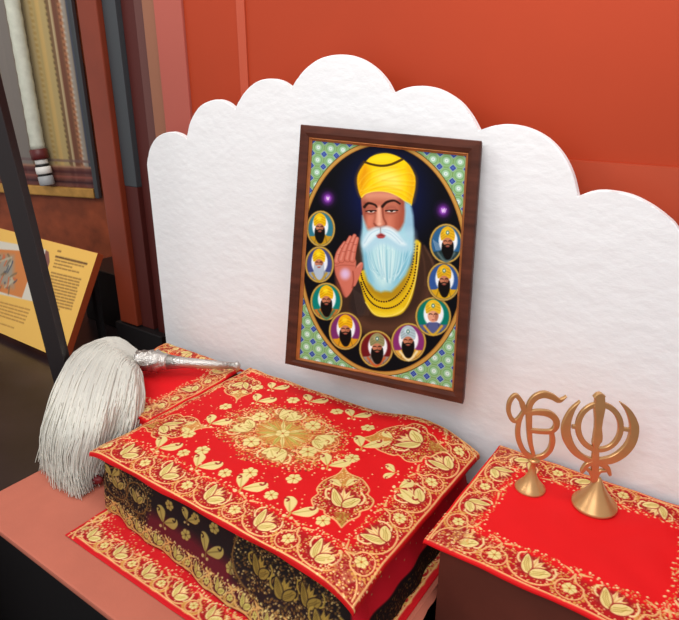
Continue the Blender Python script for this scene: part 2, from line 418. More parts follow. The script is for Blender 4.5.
# raised dark ledge of the neighbouring display, left of the platform
bm = bmesh.new(); box(bm, (-4.6, .3, -.855), (-1.775, 3.2, -.25), .004); tag(from_bm('display_plinth', bm, M['floor']), 'dark glossy low plinth left of the terracotta platform', 'plinth')
WY = 1.65
bm = bmesh.new(); box(bm, (-1.835, WY, -.855), (1.2, WY + .08, 2.3)); struct('wall_back', bm, M['orange'])
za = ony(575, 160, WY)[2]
bm = bmesh.new(); box(bm, (-.52, WY - .012, -.855), (1.2, WY - .0005, za)); struct('trim_1', bm, M['orange_low'])  # added panel; its paler tint paints in the glass case reflection
bm = bmesh.new(); box(bm, (-1.573, WY - .006, -.855), (-1.536, WY - .0005, 2.3)); struct('trim_2', bm, plain('pale_orange_joint', (188, 76, 46), .6))
for k, (a, b, y, m) in enumerate((( -1.985, -1.836, WY - .01, 'pink'), (-2.07, -1.986, WY + .005, 'tan'), (-2.13, -2.071, WY + .015, 'mauve'),
                                  (-2.215, -2.131, WY + .02, 'maroon'))):
    bm = bmesh.new(); box(bm, (a, y, -.855), (b, y + .07, 2.3), .003); struct('trim_%d' % (k + 3), bm, M[m])
bm = bmesh.new(); box(bm, (-2.43, WY - .03, -.1), (-2.302, WY + .09, 2.3), .006); struct('trim_8', bm, M['russet'])
bm = bmesh.new(); box(bm, (-2.46, WY - .04, -.249), (-2.12, WY + .0, -.105), .004); tag(from_bm('cabinet_base', bm, M['dark']), 'black base block under the russet post behind the whisk', 'base')
zs = .56
bm = bmesh.new(); box(bm, (-2.30, WY - .005, zs), (-2.216, WY + .065, 2.3), .003); struct('trim_9', bm, M['slate'])
bm = bmesh.new(); box(bm, (-2.30, WY - .004, -.104), (-2.216, WY + .065, zs - .0005), .003); struct('trim_10', bm, M['maroon'])
# inner wall of the neighbouring case, turned towards the viewer
TURN = math.radians(18)
WP = ony(97, 190, 2.1); WD = np.array([-math.cos(TURN), -math.sin(TURN), 0]); WN = np.array([math.sin(TURN), -math.cos(TURN), 0])   # WN towards viewer
bm = bmesh.new()
q = [WP - WD * .6 - WN * .02 + np.array([0, 0, z - WP[2]]) for z in (-.249, 2.3)]
q2 = [WP + WD * 2.2 - WN * .02 + np.array([0, 0, z - WP[2]]) for z in (2.3, -.249)]
hexa(bm, [q[0], q[1], q2[0], q2[1]], -WN * .06); struct('wall_left', bm, M['case_wall'])

# ------------------------------------------------------------------ ornamental hanging on the case wall
def wall_pt(s, z, out=0.): return WP + WD * s + WN * out + np.array([0, 0, z - WP[2]])
def wall_s(u, v):
    p = onplane(u, v, WP, WN); return float(np.dot(p - WP, WD)), float(p[2])
hz0 = wall_s(97, 190)[1]; hz1 = 2.05; hw = 1.3
t = empty('ornamental_hanging', wall_pt(hw / 2, hz0), 'gold and brown striped ornamental hanging on the brown case wall', 'hanging')
S = lambda u: wall_s(u, 170)[0]
Pn = Painter(0, hz0, hw, hz1, .008, (150, 124, 80))
def stripe(a, b, c, al=1., soft=.006): Pn.poly([(a, hz0 - 1), (b, hz0 - 1), (b, hz1 + 1), (a, hz1 + 1)], c, al, soft)
sx = [S(u) for u in (97, 91, 87, 83, 78, 73, 66, 59, 50, 38, 20, 12, 2)]
stripe(-1, sx[1], (66, 70, 84)); stripe(sx[1], sx[2], (150, 140, 130)); stripe(sx[2], sx[3], (176, 120, 86)); stripe(sx[3], sx[4], (112, 70, 52)); stripe(sx[4], sx[4] + .012, (208, 190, 150))
stripe(sx[4] + .012, sx[5], (120, 92, 66)); stripe(sx[5], sx[7] + .01, (176, 154, 104)); stripe(sx[6] - .01, sx[6] + .02, (196, 164, 104)); stripe(sx[7] + .01, sx[8], (160, 142, 104)); stripe(sx[8], sx[9], (140, 118, 92)); stripe(sx[9], sx[9] + .012, (84, 70, 60))
stripe(sx[9] + .012, sx[10], (126, 118, 112)); stripe(sx[10], sx[11], (170, 130, 80)); stripe(sx[11], hw + 1, (198, 152, 66))
for z in np.arange(hz0, hz1, .03):
    for s_, c in ((sx[5], (90, 70, 50)), (sx[8], (96, 78, 62)), ((sx[8] + sx[9]) / 2, (104, 88, 76)), (sx[7], (150, 118, 60)), (sx[2], (200, 190, 176)), (sx[3] - .01, (96, 54, 40)), (sx[11] + .03, (160, 110, 50)), (sx[10], (120, 84, 56))):
        Pn.disc(s_ + .008 * math.sin(z * 105), z, .0075, c, .8)
zb = [wall_s(60, v)[1] for v in (181, 176, 171, 166, 160)]
Pn.poly([(-1, hz0 - 1), (3, hz0 - 1), (3, zb[3]), (-1, zb[3])], (96, 50, 48), .85, .006)
for z, c in ((zb[0], (50, 24, 30)), (zb[1], (150, 84, 72)), (zb[2], (70, 32, 34)), (zb[3], (166, 120, 96)), (zb[4], (110, 84, 84))):
    Pn.stroke([(-.1, z), (3, z)], .012, c, .9)
pos = WP + Pn.X[..., None] * WD + WN * .012 + np.array([0, 0, 1]) * (Pn.Y - WP[2])[..., None]
pos = pos + WN * (.006 * np.abs(np.sin(Pn.X * 40)))[..., None]
link('fabric_panel', grid_mesh('fabric_panel', pos, Pn.col), M['paint'], t)
bm = bmesh.new(); hexa(bm, [wall_pt(-.0, hz0 - .045, .0), wall_pt(hw, hz0 - .045, .0), wall_pt(hw, hz0 + .012, .0), wall_pt(-.0, hz0 + .012, .0)], WN * .035, .006)
o = from_bm('bottom_rail', bm, plain('gilt_rail', (196, 146, 74), .35, .5, noise=.25, nscale=14), t); o['label'] = 'gilded bottom rail'
bm = bmesh.new(); hexa(bm, [wall_pt(-.03, hz0 - .045, .0), wall_pt(-.002, hz0 - .045, .0), wall_pt(-.002, hz1, .0), wall_pt(-.03, hz1, .0)], WN * .03, .006)
from_bm('side_border', bm, M['slate'], t)
# pale tubular strip with a banded tip, hanging before it
top, bot, tip = onplane(11, -6, WP + WN * .07, WN), onplane(38, 149, WP + WN * .07, WN), onplane(46, 179, WP + WN * .07, WN)
t = empty('hanging_scabbard', tip, 'pale ivory tube with black and white banded tip hanging before the gold hanging', 'scabbard')
ax = top - bot; Lh = np.linalg.norm(ax)
bm = bmesh.new(); lathe(bm, [(.038 + .0012 * math.sin(k * 1.9), Lh * 1.25 * k / 40) for k in range(41)], bot, 24, axis=ax)
from_bm('shaft', bm, plain('ivory_fabric', (204, 206, 190), .6, noise=.12, nscale=22), t, True)
ax2 = tip - bot; L2 = np.linalg.norm(ax2)
for k, (a, b, c, r) in enumerate(((0, .34, (96, 30, 30), .037), (.34, .5, (235, 232, 226), .027), (.5, .58, (16, 12, 14), .03), (.58, .82, (240, 236, 230), .033), (.82, .89, (18, 12, 14), .03), (.89, 1.2, (168, 170, 172), .032))):
    bm = bmesh.new(); r *= 1.3; lathe(bm, [(r * .9, L2 * a), (r, L2 * (a + .02)), (r, L2 * (b - .02)), (r * .9, L2 * b)], bot, 24, axis=ax2)
    o = from_bm('band', bm, plain('band_%d' % k, c, .4), t, True); o['label'] = ('red brown collar', 'white ring', 'black ring', 'white ring', 'black ring', 'grey end cap')[k]

# ------------------------------------------------------------------ sloping information panel
b0 = onz(63, 360, -.215); tr = onx(98, 253, b0[0])
vdir = (tr - b0); Lp = np.linalg.norm(vdir); vdir /= Lp; udir = np.array([-1., 0, 0]); nd = np.cross(udir, vdir); nd = nd if nd[1] < 0 else -nd
t = empty('information_panel', b0 + udir * .45, 'sloping yellow information panel with small text and picture behind black post', 'panel')
Wp = .95
def ppx(u, v):
    p = onplane(u, v, b0, nd); return float(np.dot(p - b0, udir)), float(np.dot(p - b0, vdir))
Pi = Painter(0, 0, Wp, Lp, .0045, (238, 188, 92))
Pi.poly([ppx(*p) for p in ((-20, 262), (46, 240), (50, 300), (-20, 330))], (232, 180, 84), .3, .03)
pic = [ppx(*p) for p in ((-6, 240), (46, 249.5), (36, 302), (-20, 290))]
Pi.poly([ppx(*p) for p in ((44, 249), (49, 252), (50, 262), (41, 290), (37, 305), (34, 303))], (130, 80, 72), 1)
Pi.poly(pic, (214, 206, 190), 1)
Pi.poly([ppx(*p) for p in ((-6, 249), (38, 252), (22, 298), (-20, 286))], (206, 124, 62), 1)
Pi.poly([ppx(*p) for p in ((-4, 254), (14, 256), (14, 288), (-16, 280))], (150, 146, 134), .9, .02)
for _ in range(34):
    a = np.array(ppx(rng.uniform(-4, 18), rng.uniform(254, 290))); d_ = rng.normal(size=2) * .02
    Pi.stroke([a, a + d_, a + d_ * 1.6 + rng.normal(size=2) * .01], .012, ((70, 78, 90), (200, 96, 50), (188, 178, 150), (120, 100, 70))[rng.integers(4)], .8)
def textline(pa, pb, w, c, al=.85):
    a, b = np.array(ppx(*pa)), np.array(ppx(*pb)); L = np.linalg.norm(b - a); s = 0.
    while s < L:
        l = min(rng.uniform(.018, .05), L - s)
        Pi.stroke([a + (b - a) * s / L, a + (b - a) * (s + l) / L], w, c, al); s += l + .009
textline((58, 251), (61, 251.6), .008, (120, 80, 40))
textline((56, 256.5), (87, 264), .010, (96, 62, 30), .95)
for k, (x0, x1) in enumerate(((55.5, 84), (54.5, 72), (53.5, 79))): textline((x0, 260 + k * 3.3), (x1, 260 + k * 3.3 + (x1 - x0) * .235), .006, (120, 82, 40))
for k in range(12):
    x0 = 51.5 - k * .45; x1 = (81 if k < 11 else 70) - k * .95
    textline((x0, 272.5 + k * 3.1), (x1, 272.5 + k * 3.1 + (x1 - x0) * .24), .0065, (116, 78, 38), .8)
for k in range(5):
    textline((-4, 301 + k * 3.3), (30 - k * 1.5, 310 + k * 3.3), .006, (150, 100, 44), .8)
textline((-4, 322), (14, 328), .006, (150, 100, 44), .7)
pos = b0 + Pi.X[..., None] * udir + Pi.Y[..., None] * vdir + nd * .0012
link('printed_face', grid_mesh('printed_face', pos, Pi.col), M['paint'], t)
bm = bmesh.new(); hexa(bm, [b0, b0 + udir * Wp, b0 + udir * Wp + vdir * Lp, b0 + vdir * Lp], -nd * .035, .002)
o = from_bm('backing_board', bm, plain('red_brown_edge', (160, 66, 30), .5), t); o['label'] = 'red brown edge of the panel'
for p_ in (b0 + udir * .06, b0 + udir * .86):
    a0 = p_ + vdir * Lp * .85 - nd * .037
    bm = bmesh.new(); box(bm, (a0[0] - .015, a0[1] - .012, -.249), (a0[0] + .015, a0[1] + .012, a0[2] - .02)); from_bm('rear_leg', bm, M['dark'], t)
    bm = bmesh.new(); box(bm, (p_[0] - .015, p_[1] + .02, -.249), (p_[0] + .015, p_[1] + .04, b0[2] - .004)); from_bm('front_leg', bm, M['dark'], t)

# dark block added to stand in for the shade behind the panel
bm = bmesh.new(); box(bm, (-2.95, 1.76, -.249), (-2.47, 2.0, .06), .006)
tag(from_bm('shade_block', bm, plain('near_black_shade', (20, 11, 10), .4, noise=.3, nscale=6)), 'near black block added for the shade behind the yellow information panel', 'shade block')

# black corner post in front of the panel
pb = onz(74, 432, -.25); pn = -np.array([fw[0], fw[1], 0]); pn /= np.linalg.norm(pn)
pa = onplane(-26, 40, pb, pn); pdir = (pa - pb) / np.linalg.norm(pa - pb); ps = np.cross(pdir, pn); ps /= np.linalg.norm(ps)
pe = pb + pdir * 1.6; pb = pb + np.array([0, 0, .003])
bm = bmesh.new(); hexa(bm, [pb - ps * .029, pb + ps * .029, pe + ps * .029, pe - ps * .029], -pn * .05, .003)
for v in bm.verts: v.co.z = max(v.co.z, -.2495)
tag(from_bm('case_post', bm, M['post']), 'slim black square post at the left, in front of the yellow panel', 'post')

# ------------------------------------------------------------------ platform
ZP = -.2
bm = bmesh.new(); box(bm, (-1.76, .575, ZP - .02), (-.475, 1.515, ZP), .006)
t = empty('display_platform', (-1.12, 1.04, -.86), 'terracotta covered platform under the embroidered box', 'platform')
# wavy right hem of the covering
for v in bm.verts:
    if v.co.x > -.6: v.co.x += 0
from_bm('cover', bm, M['platform'], t)
bm = bmesh.new(); n = 60; ys = np.linspace(.58, 1.51, n)
top_, botm = [], []
for y in ys:
    wv = .006 * math.sin(y * 38) + .004 * math.sin(y * 71)
    top_.append(bm.verts.new((-.478, y, ZP - .001))); botm.append(bm.verts.new((-.466 + wv, y, ZP - .012)))
for i in range(n - 1): bm.faces.new([top_[i], top_[i + 1], botm[i + 1], botm[i]])
from_bm('wavy_hem', bm, M['platform'], t, True)
bm = bmesh.new(); box(bm, (-1.755, .582, -.859), (-.49, 1.51, ZP - .0205)); o = from_bm('plinth', bm, M['dark'], t); o['label'] = 'black plinth below the cover'

# ------------------------------------------------------------------ white scalloped board
BY = 1.525
px_out = [[(146.9, 166), (149.5, 149), (157, 137), (168.7, 132), (178, 133.5), (186.7, 138.8)],
          [(186.7, 138.8), (190, 122), (200, 106), (214.7, 99.7), (226, 102), (235, 109.3)],
          [(235, 109.3), (243, 94), (255, 82.5), (268.3, 78.7), (281, 81), (291.6, 88)],
          [(291.6, 88), (303, 71), (320, 58.5), (341, 54.5), (359, 58.5), (374, 68), (385, 80), (392.7, 93.6)],
          [(392.7, 93.6), (406, 87.8), (421.8, 86), (440, 90), (458, 101), (470, 115), (478.6, 130.5)],
          [(478.6, 130.5), (495, 125.5), (511, 124.7), (530, 129), (548, 139), (562, 154), (572, 173), (578, 196.5)],
          [(578, 196.5), (592, 191.7), (607, 190.8), (630, 195), (650, 204.5), (666, 216), (677, 227), (687, 245)]]
ol = []
for lobe in px_out:
    ol += [ony(u, v, BY) for u, v in catmull(lobe, False, 6)][:-1]
zb_ = -.19
ol = [np.array([ol[0][0] - .005, BY, zb_])] + ol + [np.array([ol[-1][0] + .035, BY, .56]), np.array([ol[-1][0] + .13, BY, zb_])]
bm = bmesh.new(); vs = [bm.verts.new(p) for p in ol]; f0 = bm.faces.new(vs)
r = bmesh.ops.extrude_face_region(bm, geom=[f0])
for v in [g for g in r['geom'] if isinstance(g, bmesh.types.BMVert)]: v.co.y += .02
es = [e for e in bm.edges if all(abs(v.co.y - BY) < 1e-5 for v in e.verts) and len(e.link_faces) == 2]
bmesh.ops.bevel(bm, geom=es, offset=.003, segments=2, affect='EDGES', profile=.5)
tag(from_bm('scalloped_backboard', bm, M['board']), 'white scalloped cloud-edged backboard with rough paper texture', 'backboard')

# ------------------------------------------------------------------ cloth covering of the box, and its body
bx0, bx1, by0, by1 = -1.458, -.532, .816, 1.466
d = .0017; ov = .017
P = Painter(bx0 - ov, by0 - ov, bx1 + .0135, by1 + ov, d, RED)
BW = .1
m_ = ov - .012                       # border starts a little over the edge; last strip is plain red hem
border(P, (bx0 - .008, by0 - .004), (bx1 + .008, by0 - .004), BW, BRIGHT, .172, .12, .04)
border(P, (bx1 + .004, by0), (bx1 + .004, by1), BW, BRIGHT, .172, .17, .04)
border(P, (bx1, by1 + .002), (bx0, by1 + .002), .022, BRIGHT, .172, .1, .008, 1.2)
border(P, (bx0 - .003, by1), (bx0 - .003, by0), .03, BRIGHT, .172, .1, .012, 1.0)
medallion(P, -1.035, 1.182, .185, .135, BRIGHT)
for (x, y, a, s) in ((-.715, 1.035, math.radians(33), .135), (-.69, 1.345, math.radians(112), .15), (-1.36, 1.02, math.radians(-62), .125), (-1.375, 1.345, math.radians(-142), .115)):
    almond(P, x, y, a, s, BRIGHT)
k = 0
for i, x in enumerate(np.arange(-1.29, -.72, .165)):
    pair(P, x, .925, .35, .07, BRIGHT)
    posy(P, x + .085, .945, .019, BRIGHT)
for (x, y) in ((-1.235, 1.285), (-1.26, 1.10), (-.83, 1.13), (-.8, 1.255)): pair(P, x, y, .45, .068, BRIGHT)
for x in (-1.26, -1.09, -.92): pair(P, x, 1.385, .5, .064, BRIGHT)
pair(P, -.62, 1.16, -.6, .058, BRIGHT); pair(P, -.66, 1.2, 2.3, .04, BRIGHT)
for (x, y) in ((-1.3, 1.2), (-1.27, 1.02), (-1.31, 1.36), (-1.14, 1.36), (-.98, 1.385), (-.84, 1.35), (-.79, 1.19), (-.87, 1.03), (-1.17, .985), (-.985, .985)): posy(P, x, y, .022, BRIGHT, rng.random())
sprinkle(P, lambda x, y: P.gold[min(P.ny - 1, int((y - P.y0) / d)), min(P.nx - 1, int((x - P.x0) / d))] < .1, (bx0 + .03, by0 + .1, bx1 - .1, by1 - .02), 420, BRIGHT, (.0016, .0026), (CREAM, PINKC))
def warp_top(pos, P):
    # the far right corner sags softly, edges settle
    X, Y = P.X, P.Y
    v = np.clip((Y - by0) / (by1 - by0), 0, 1)
    e = np.clip((X - (bx1 - .16)) / .16, 0, 1.15) ** 2; pos[..., 2] -= (.012 + .012 * v * v) * e
    pos[..., 2] += .034 * np.exp(-((X + .70) / .13) ** 2) * v ** 2.5
    cr = np.clip((X - (bx1 - .13)) / .13, 0, 1.1) ** 2 * np.clip((by0 + .12 - Y) / .12, 0, 1.1) ** 1.5; pos[..., 2] -= .022 * cr; pos[..., 1] -= .008 * cr
    pos[..., 2] -= .012 * np.clip((bx0 + .06 - X) / .06, 0, 1) ** 2 * np.clip((by1 - Y) / .5, 0, 1)
    pos[..., 0] += .026 * v * np.clip((-1.2 - X) / .2, 0, 1)
    sk = np.maximum(by0 - Y, 0) / ov; pos[..., 1] -= .003 * sk * np.sin(X * 26)
    return pos
t = fabric('embroidered_cover_cloth', P, (bx0, by0), (bx1, by1), -.008, .006, None, .012, warp_top, .0014, M['cloth'])
tag(t, 'large red cover cloth with gold medallion embroidery draped over the box', 'cloth')

t = empty('wrapped_box', (-.98, 1.12, ZP), 'box-shaped bundle wrapped in shade-darkened maroon gold-embroidered cloth under the red cover cloth', 'box')
HB = .185
per = [(-1.432, .828), (-.549, .828), (-.549, 1.446), (-1.432, 1.446)]
Lf, Ls = .883, .618
Pb = Painter(0, 0, Lf * 2 + Ls * 2, HB, .0021, (92, 10, 26))  # base red darkened to carry the shade on the box side
# shade below the cover's overhang, painted as an almost black upper band
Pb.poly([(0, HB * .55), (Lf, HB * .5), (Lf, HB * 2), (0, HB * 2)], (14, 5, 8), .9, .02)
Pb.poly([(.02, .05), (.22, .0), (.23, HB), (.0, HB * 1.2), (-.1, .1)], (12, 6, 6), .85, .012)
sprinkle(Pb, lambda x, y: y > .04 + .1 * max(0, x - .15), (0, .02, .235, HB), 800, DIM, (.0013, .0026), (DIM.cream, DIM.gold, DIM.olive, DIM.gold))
for (x, y, r_) in ((.075, .12, .055), (.17, .115, .05)):
    ring = [(x + r_ * math.cos(a), y + r_ * math.sin(a)) for a in np.linspace(0, 2 * PI, 22)]; Pb.stroke(ring, .004, DIM.gold, gold=1)
    lotus(Pb, x, y, .3, r_ * .6, DIM)
pair(Pb, .05, .14, .5, .05, DIM)
for x in (.285, .46): pair(Pb, x, .085, .1, .062, DIM)
for x, y in ((.375, .09), (.30, .15), (.47, .16), (.55, .085), (.40, .155)): posy(Pb, x, y, .017, DIM)
pair(Pb, .37, .135, .1, .045, DIM)
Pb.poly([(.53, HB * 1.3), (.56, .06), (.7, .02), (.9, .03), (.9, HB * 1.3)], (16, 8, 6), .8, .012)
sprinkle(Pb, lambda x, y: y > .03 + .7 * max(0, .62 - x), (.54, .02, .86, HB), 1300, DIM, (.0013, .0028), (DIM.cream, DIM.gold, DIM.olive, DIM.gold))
Pb.stroke(catmull([(.55, HB), (.545, .12), (.575, .075), (.62, .05), (.72, .04)], False, 5), .004, DIM.gold, gold=1)
for (x, y) in ((.63, .12), (.71, .1), (.78, .12), (.83, .08)): lotus(Pb, x, y, .2, .036, pal(cream=(170, 140, 60), pale=(150, 122, 52), gold=(140, 104, 44), olive=(84, 64, 24), dark=(20, 6, 6)))
border(Pb, (0, 0), (Lf, 0), .046, pal(cream=(226, 204, 130), pale=(206, 190, 104), gold=(176, 134, 62), olive=(130, 112, 46), dark=(60, 10, 18), line=(220, 170, 100)), .085, .02, .022, 1.6)
# right end: plain satin above, dark lace below
Pb.poly([(Lf, 0), (Lf + Ls, 0), (Lf + Ls, HB * 2), (Lf, HB * 2)], (206, 18, 38), 1, .003)
Pb.poly([(Lf - .02, -.1), (Lf + Ls, -.1), (Lf + Ls, .075), (Lf - .02, .06)], (10, 5, 7), 1, .004)
sprinkle(Pb, lambda x, y: True, (Lf, 0, Lf + Ls, .052), 900, DIM, (.001, .002), (DIM.gold, (60, 40, 20), (40, 20, 14)))
for x in np.arange(Lf + .04, Lf + Ls, .07): Pb.disc(x, .14, .002, DIM.cream, gold=1); Pb.disc(x + .03, .115, .002, DIM.cream, gold=1)
s = Pb.X; z = Pb.Y
corn = np.array(per + [per[0]]); cum = np.array([0, Lf, Lf + Ls, 2 * Lf + Ls, 2 * Lf + 2 * Ls])
bx_ = np.interp(s, cum, corn[:, 0]); by_ = np.interp(s, cum, corn[:, 1])
R_ = .03      # rounded corners: smooth the outline along the arc
for _ in range(1):
    acc_x = np.zeros_like(bx_); acc_y = np.zeros_like(by_); w_ = 0; Ltot = cum[-1]
    for o_ in np.linspace(-R_, R_, 13):
        q_ = np.mod(s + o_, Ltot); acc_x += np.interp(q_, cum, corn[:, 0]); acc_y += np.interp(q_, cum, corn[:, 1]); w_ += 1
    bx_, by_ = acc_x / w_, acc_y / w_
ztop = np.interp(s, [0, Lf - .05, Lf + .02, Lf + Ls, 2 * Lf + Ls, 2 * Lf + 2 * Ls], [.153, .153, .168, .128, .150, .153])
nx_ = np.gradient(by_, axis=1); ny_ = -np.gradient(bx_, axis=1); nl = np.hypot(nx_, ny_) + 1e-9; nx_ /= nl; ny_ /= nl
h_ = z / HB
flare = (1 - h_) ** 1.7 * np.interp(s, [0, .08, .6, Lf - .06, Lf + .05, Lf + Ls, Lf + Ls + .1, 2 * Lf + 2 * Ls], [.012, .03, .075, .08, .035, .03, .008, .012])
fold = (.004 + .006 * (1 - h_)) * (np.sin(s * 31 + 2 * np.sin(s * 9)) * .6 + .4 * np.sin(s * 57 + h_ * 2)) + .012 * np.sin(h_ * PI) * .6
out = flare + fold * .7 + Pb.gold * .001
pos = np.stack([bx_ + nx_ * out, by_ + ny_ * out, ZP + .009 + z / HB * ztop], -1)
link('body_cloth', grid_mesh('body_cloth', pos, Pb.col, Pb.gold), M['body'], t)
bm = bmesh.new(); box(bm, (-1.38, .862, ZP + .008), (-.57, 1.415, -.075), .01); from_bm('inner_block', bm, M['dark'], t)  # black colour paints in the shade of the gap under the hem
bm = bmesh.new()
gc = ony(84, 477, .85)
lathe(bm, [(.017 * math.sqrt(max(1 - (h / .05) ** 2, .004)), h) for h in np.linspace(-.05, .05, 15)], gc + np.array([.03, .005, .004]), 20, wob=lambda a, k: .1 * math.sin(5 * a + .4 * k), axis=(.95, .2, .12))
o = from_bm('gathered_corner', bm, plain('maroon_satin', (120, 20, 26), .5, noise=.3, nscale=40), t, True)

# under cloth lying on the platform
ux0, ux1, uy0, uy1 = -1.408, -.490, .674, 1.47
P = Painter(ux0 - .004, uy0 - .004, ux1 + .004, uy1 + .004, .0022, (206, 14, 26))
border(P, (ux0 + .006, uy0 + .008), (ux1 - .006, uy0 + .008), .066, BRIGHT, .118, .06, .03, 1.2)
border(P, (ux1 - .012, uy0), (ux1 - .012, uy1), .05, BRIGHT, .07, .03, .018)
border(P, (ux0 + .008, uy1), (ux0 + .008, uy0), .03, BRIGHT, .1, .05, .012)
sprinkle(P, lambda x, y: True, (ux0, uy0 + .07, ux1, uy0 + .12), 160, BRIGHT, (.0012, .002))
t = fabric('embroidered_under_cloth', P, (ux0, uy0), (ux1, uy1), ZP + .0045, .003, None, 0, lambda p, P: np.concatenate([p[..., :2], np.maximum(p[..., 2:], ZP + .0008) + 0 * p[..., 2:]], -1), .001, M['cloth'])
tag(t, 'red gold-bordered cloth spread flat on the platform beneath the box', 'cloth')

# ------------------------------------------------------------------ side tables and their cloths
def side_table(x0, x1, y0, y1, ztop, label, m, zfoot=-.859, inset=.008):
    t = empty('side_table', ((x0 + x1) / 2, (y0 + y1) / 2, zfoot), label, 'table')
    bm = bmesh.new(); box(bm, (x0, y0, ztop - .02), (x1, y1, ztop), .003); from_bm('tabletop', bm, m, t)
    bm = bmesh.new(); box(bm, (x0 + inset, y0 + .012, zfoot), (x1 - .008, y1 - .004, ztop - .021)); from_bm('front_panel', bm, m, t)
    return t
side_table(-.462, .11, 1.052, 1.49, -.006, 'dark brown boxed side table at the right under the brass ornaments', M['brown_drape'])
rx0, rx1, ry0, ry1 = -.478, .115, 1.035, 1.5
P = Painter(rx0 - .03, ry0 - .012, rx1 + .02, ry1 + .01, .0019, (226, 14, 20))
border(P, (rx0 - .004, ry0 - .002), (rx1, ry0 - .002), .105, BRIGHT, .165, .235, .04)
border(P, (rx0 + .0, ry1), (rx0 + .0, ry0), .085, BRIGHT, .165, .12, .036)
border(P, (rx1, ry1), (rx0, ry1), .085, BRIGHT, .165, .17, .036)
border(P, (rx1, ry0), (rx1, ry1), .105, BRIGHT, .165, .16, .04)
t = fabric('embroidered_table_cloth', P, (rx0, ry0), (rx1, ry1), 0., .006, None, 0, None, .0014, M['cloth'])
tag(t, 'red table cloth with plain centre and gold border under the brass ornaments', 'cloth')
side_table(-1.86, -1.47, 1.045, 1.44, -.03, 'boxed side table at the left, mostly hidden by the white whisk', M['brown_drape'], ZP + .0005, .11)
lx0, lx1, ly0, ly1 = -1.87, -1.468, 1.025, 1.462
P = Painter(lx0 - .02, ly0 - .03, lx1 + .014, ly1 + .012, .0021, (226, 12, 22))
border(P, (lx1, ly0), (lx1, ly1), .085, BRIGHT, .15, .07, .034, 1.2)
border(P, (lx1, ly1), (lx0, ly1), .09, BRIGHT, .15, .1, .034)
border(P, (lx0, ly0), (lx1, ly0), .09, BRIGHT, .165, .1, .036)
border(P, (lx0, ly1), (lx0, ly0), .08, BRIGHT, .165, .1, .036)
def warp_left(pos, P):
    # far edge rises over a rolled hem and rounds at the corner
    k = np.clip((P.Y - (ly1 - .12)) / .06, 0, 1); k2 = np.clip((P.Y - (ly1 - .03)) / .03, 0, 1)
    pos[..., 2] += .014 * k * k * (3 - 2 * k) - .016 * k2 * k2
    return pos
t = fabric('embroidered_table_cloth', P, (lx0, ly0), (lx1, ly1), -.022, .006, None, 0, warp_left, .0013, M['cloth'])
tag(t, 'red gold-bordered cloth on the left table beneath the silver whisk handle', 'cloth')

# ------------------------------------------------------------------ framed portrait, leaning a little forward of the board
q_out = np.array([(302, 124.5), (482, 141), (463.5, 403.5), (286, 363)]); q_in = np.array([(312.5, 140.5), (466, 156), (452, 388), (299.5, 358)])
yaw, pit = .06, -.105
fn = np.array([math.sin(yaw) * math.cos(pit), -math.cos(yaw) * math.cos(pit), -math.sin(pit)])        # outward normal
fn = np.array([math.sin(yaw), -math.cos(yaw), .11]); fn /= np.linalg.norm(fn)
FP = np.array([-.9, 1.435, .48])
def fpt(u, v, out=0.): return onplane(u, v, FP, fn) + fn * out
co = [fpt(*p) for p in q_out]; ci = [fpt(*p) for p in q_in]
t = empty('framed_portrait', (co[2] + co[3]) / 2, 'brown framed portrait of a white-bearded man in yellow turban on the white board', 'picture')
def lerp(a, b, k): return a + (b - a) * k
bm = bmesh.new()
prof = [(.14, -.022), (.0, .003), (.06, .010), (.5, .012), (.78, .008), (.82, .004), (.82, -.004)]
rings = [[bm.verts.new(lerp(a, b, k) + fn * h) for a, b in zip(co, ci)] for k, h in prof]
for A, B in zip(rings, rings[1:]):
    for i in range(4): bm.faces.new([A[i], A[(i + 1) % 4], B[(i + 1) % 4], B[i]])
from_bm('frame', bm, M['wood'], t)
bm = bmesh.new()
prof = [(.80, -.004), (.80, .006), (.86, .0075), (.93, .003), (1.0, .001), (1.0, -.006)]
rings = [[bm.verts.new(lerp(a, b, k) + fn * h) for a, b in zip(co, ci)] for k, h in prof]
for A, B in zip(rings, rings[1:]):
    for i in range(4): bm.faces.new([A[i], A[(i + 1) % 4], B[(i + 1) % 4], B[i]])
o = from_bm('liner', bm, M['liner'], t); o['label'] = 'thin copper gold inner liner'
bm = bmesh.new(); hexa(bm, [lerp(a, b, .16) - fn * .021 for a, b in zip(co, ci)], -fn * .003); from_bm('back_panel', bm, M['dark'], t)
# the print: square picture coordinates <-> survey coordinates by a homography
def homog(src, dst):
    A = []
    for (x, y), (u, v) in zip(src, dst):
        A.append([x, y, 1, 0, 0, 0, -u * x, -u * y, -u]); A.append([0, 0, 0, x, y, 1, -v * x, -v * y, -v])
    return np.linalg.svd(np.array(A))[2][-1].reshape(3, 3)
AR = 1.47
Hm = homog([(0, 0), (1, 0), (1, AR), (0, AR)], q_in); Hi = np.linalg.inv(Hm)
def uv(pts):
    p = np.concatenate([np.array(pts, float), np.ones((len(pts), 1))], 1) @ Hi.T; return p[:, :2] / p[:, 2:]
G = Painter(0, 0, 1, AR, .0026, (8, 8, 16))
K = 1 / 153.                              # one survey unit in picture units
def Z1(pts): return [(340 + x / 6.2, 140 + y / 6.2) for x, y in pts]       # head
def Z2(pts): return [(325 + x / 6.2, 220 + y / 6.2) for x, y in pts]       # torso
def shape(pts, c, al=1., soft=.6, sub=6): G.poly(uv(catmull(pts, True, sub)), c, al, soft * K)
def line(pts, w, c, al=1., soft=.5, sub=5):
    w = tuple(x * K for x in w) if isinstance(w, tuple) else w * K
    G.stroke(uv(catmull(pts, False, sub)), w, c, al, soft * K)
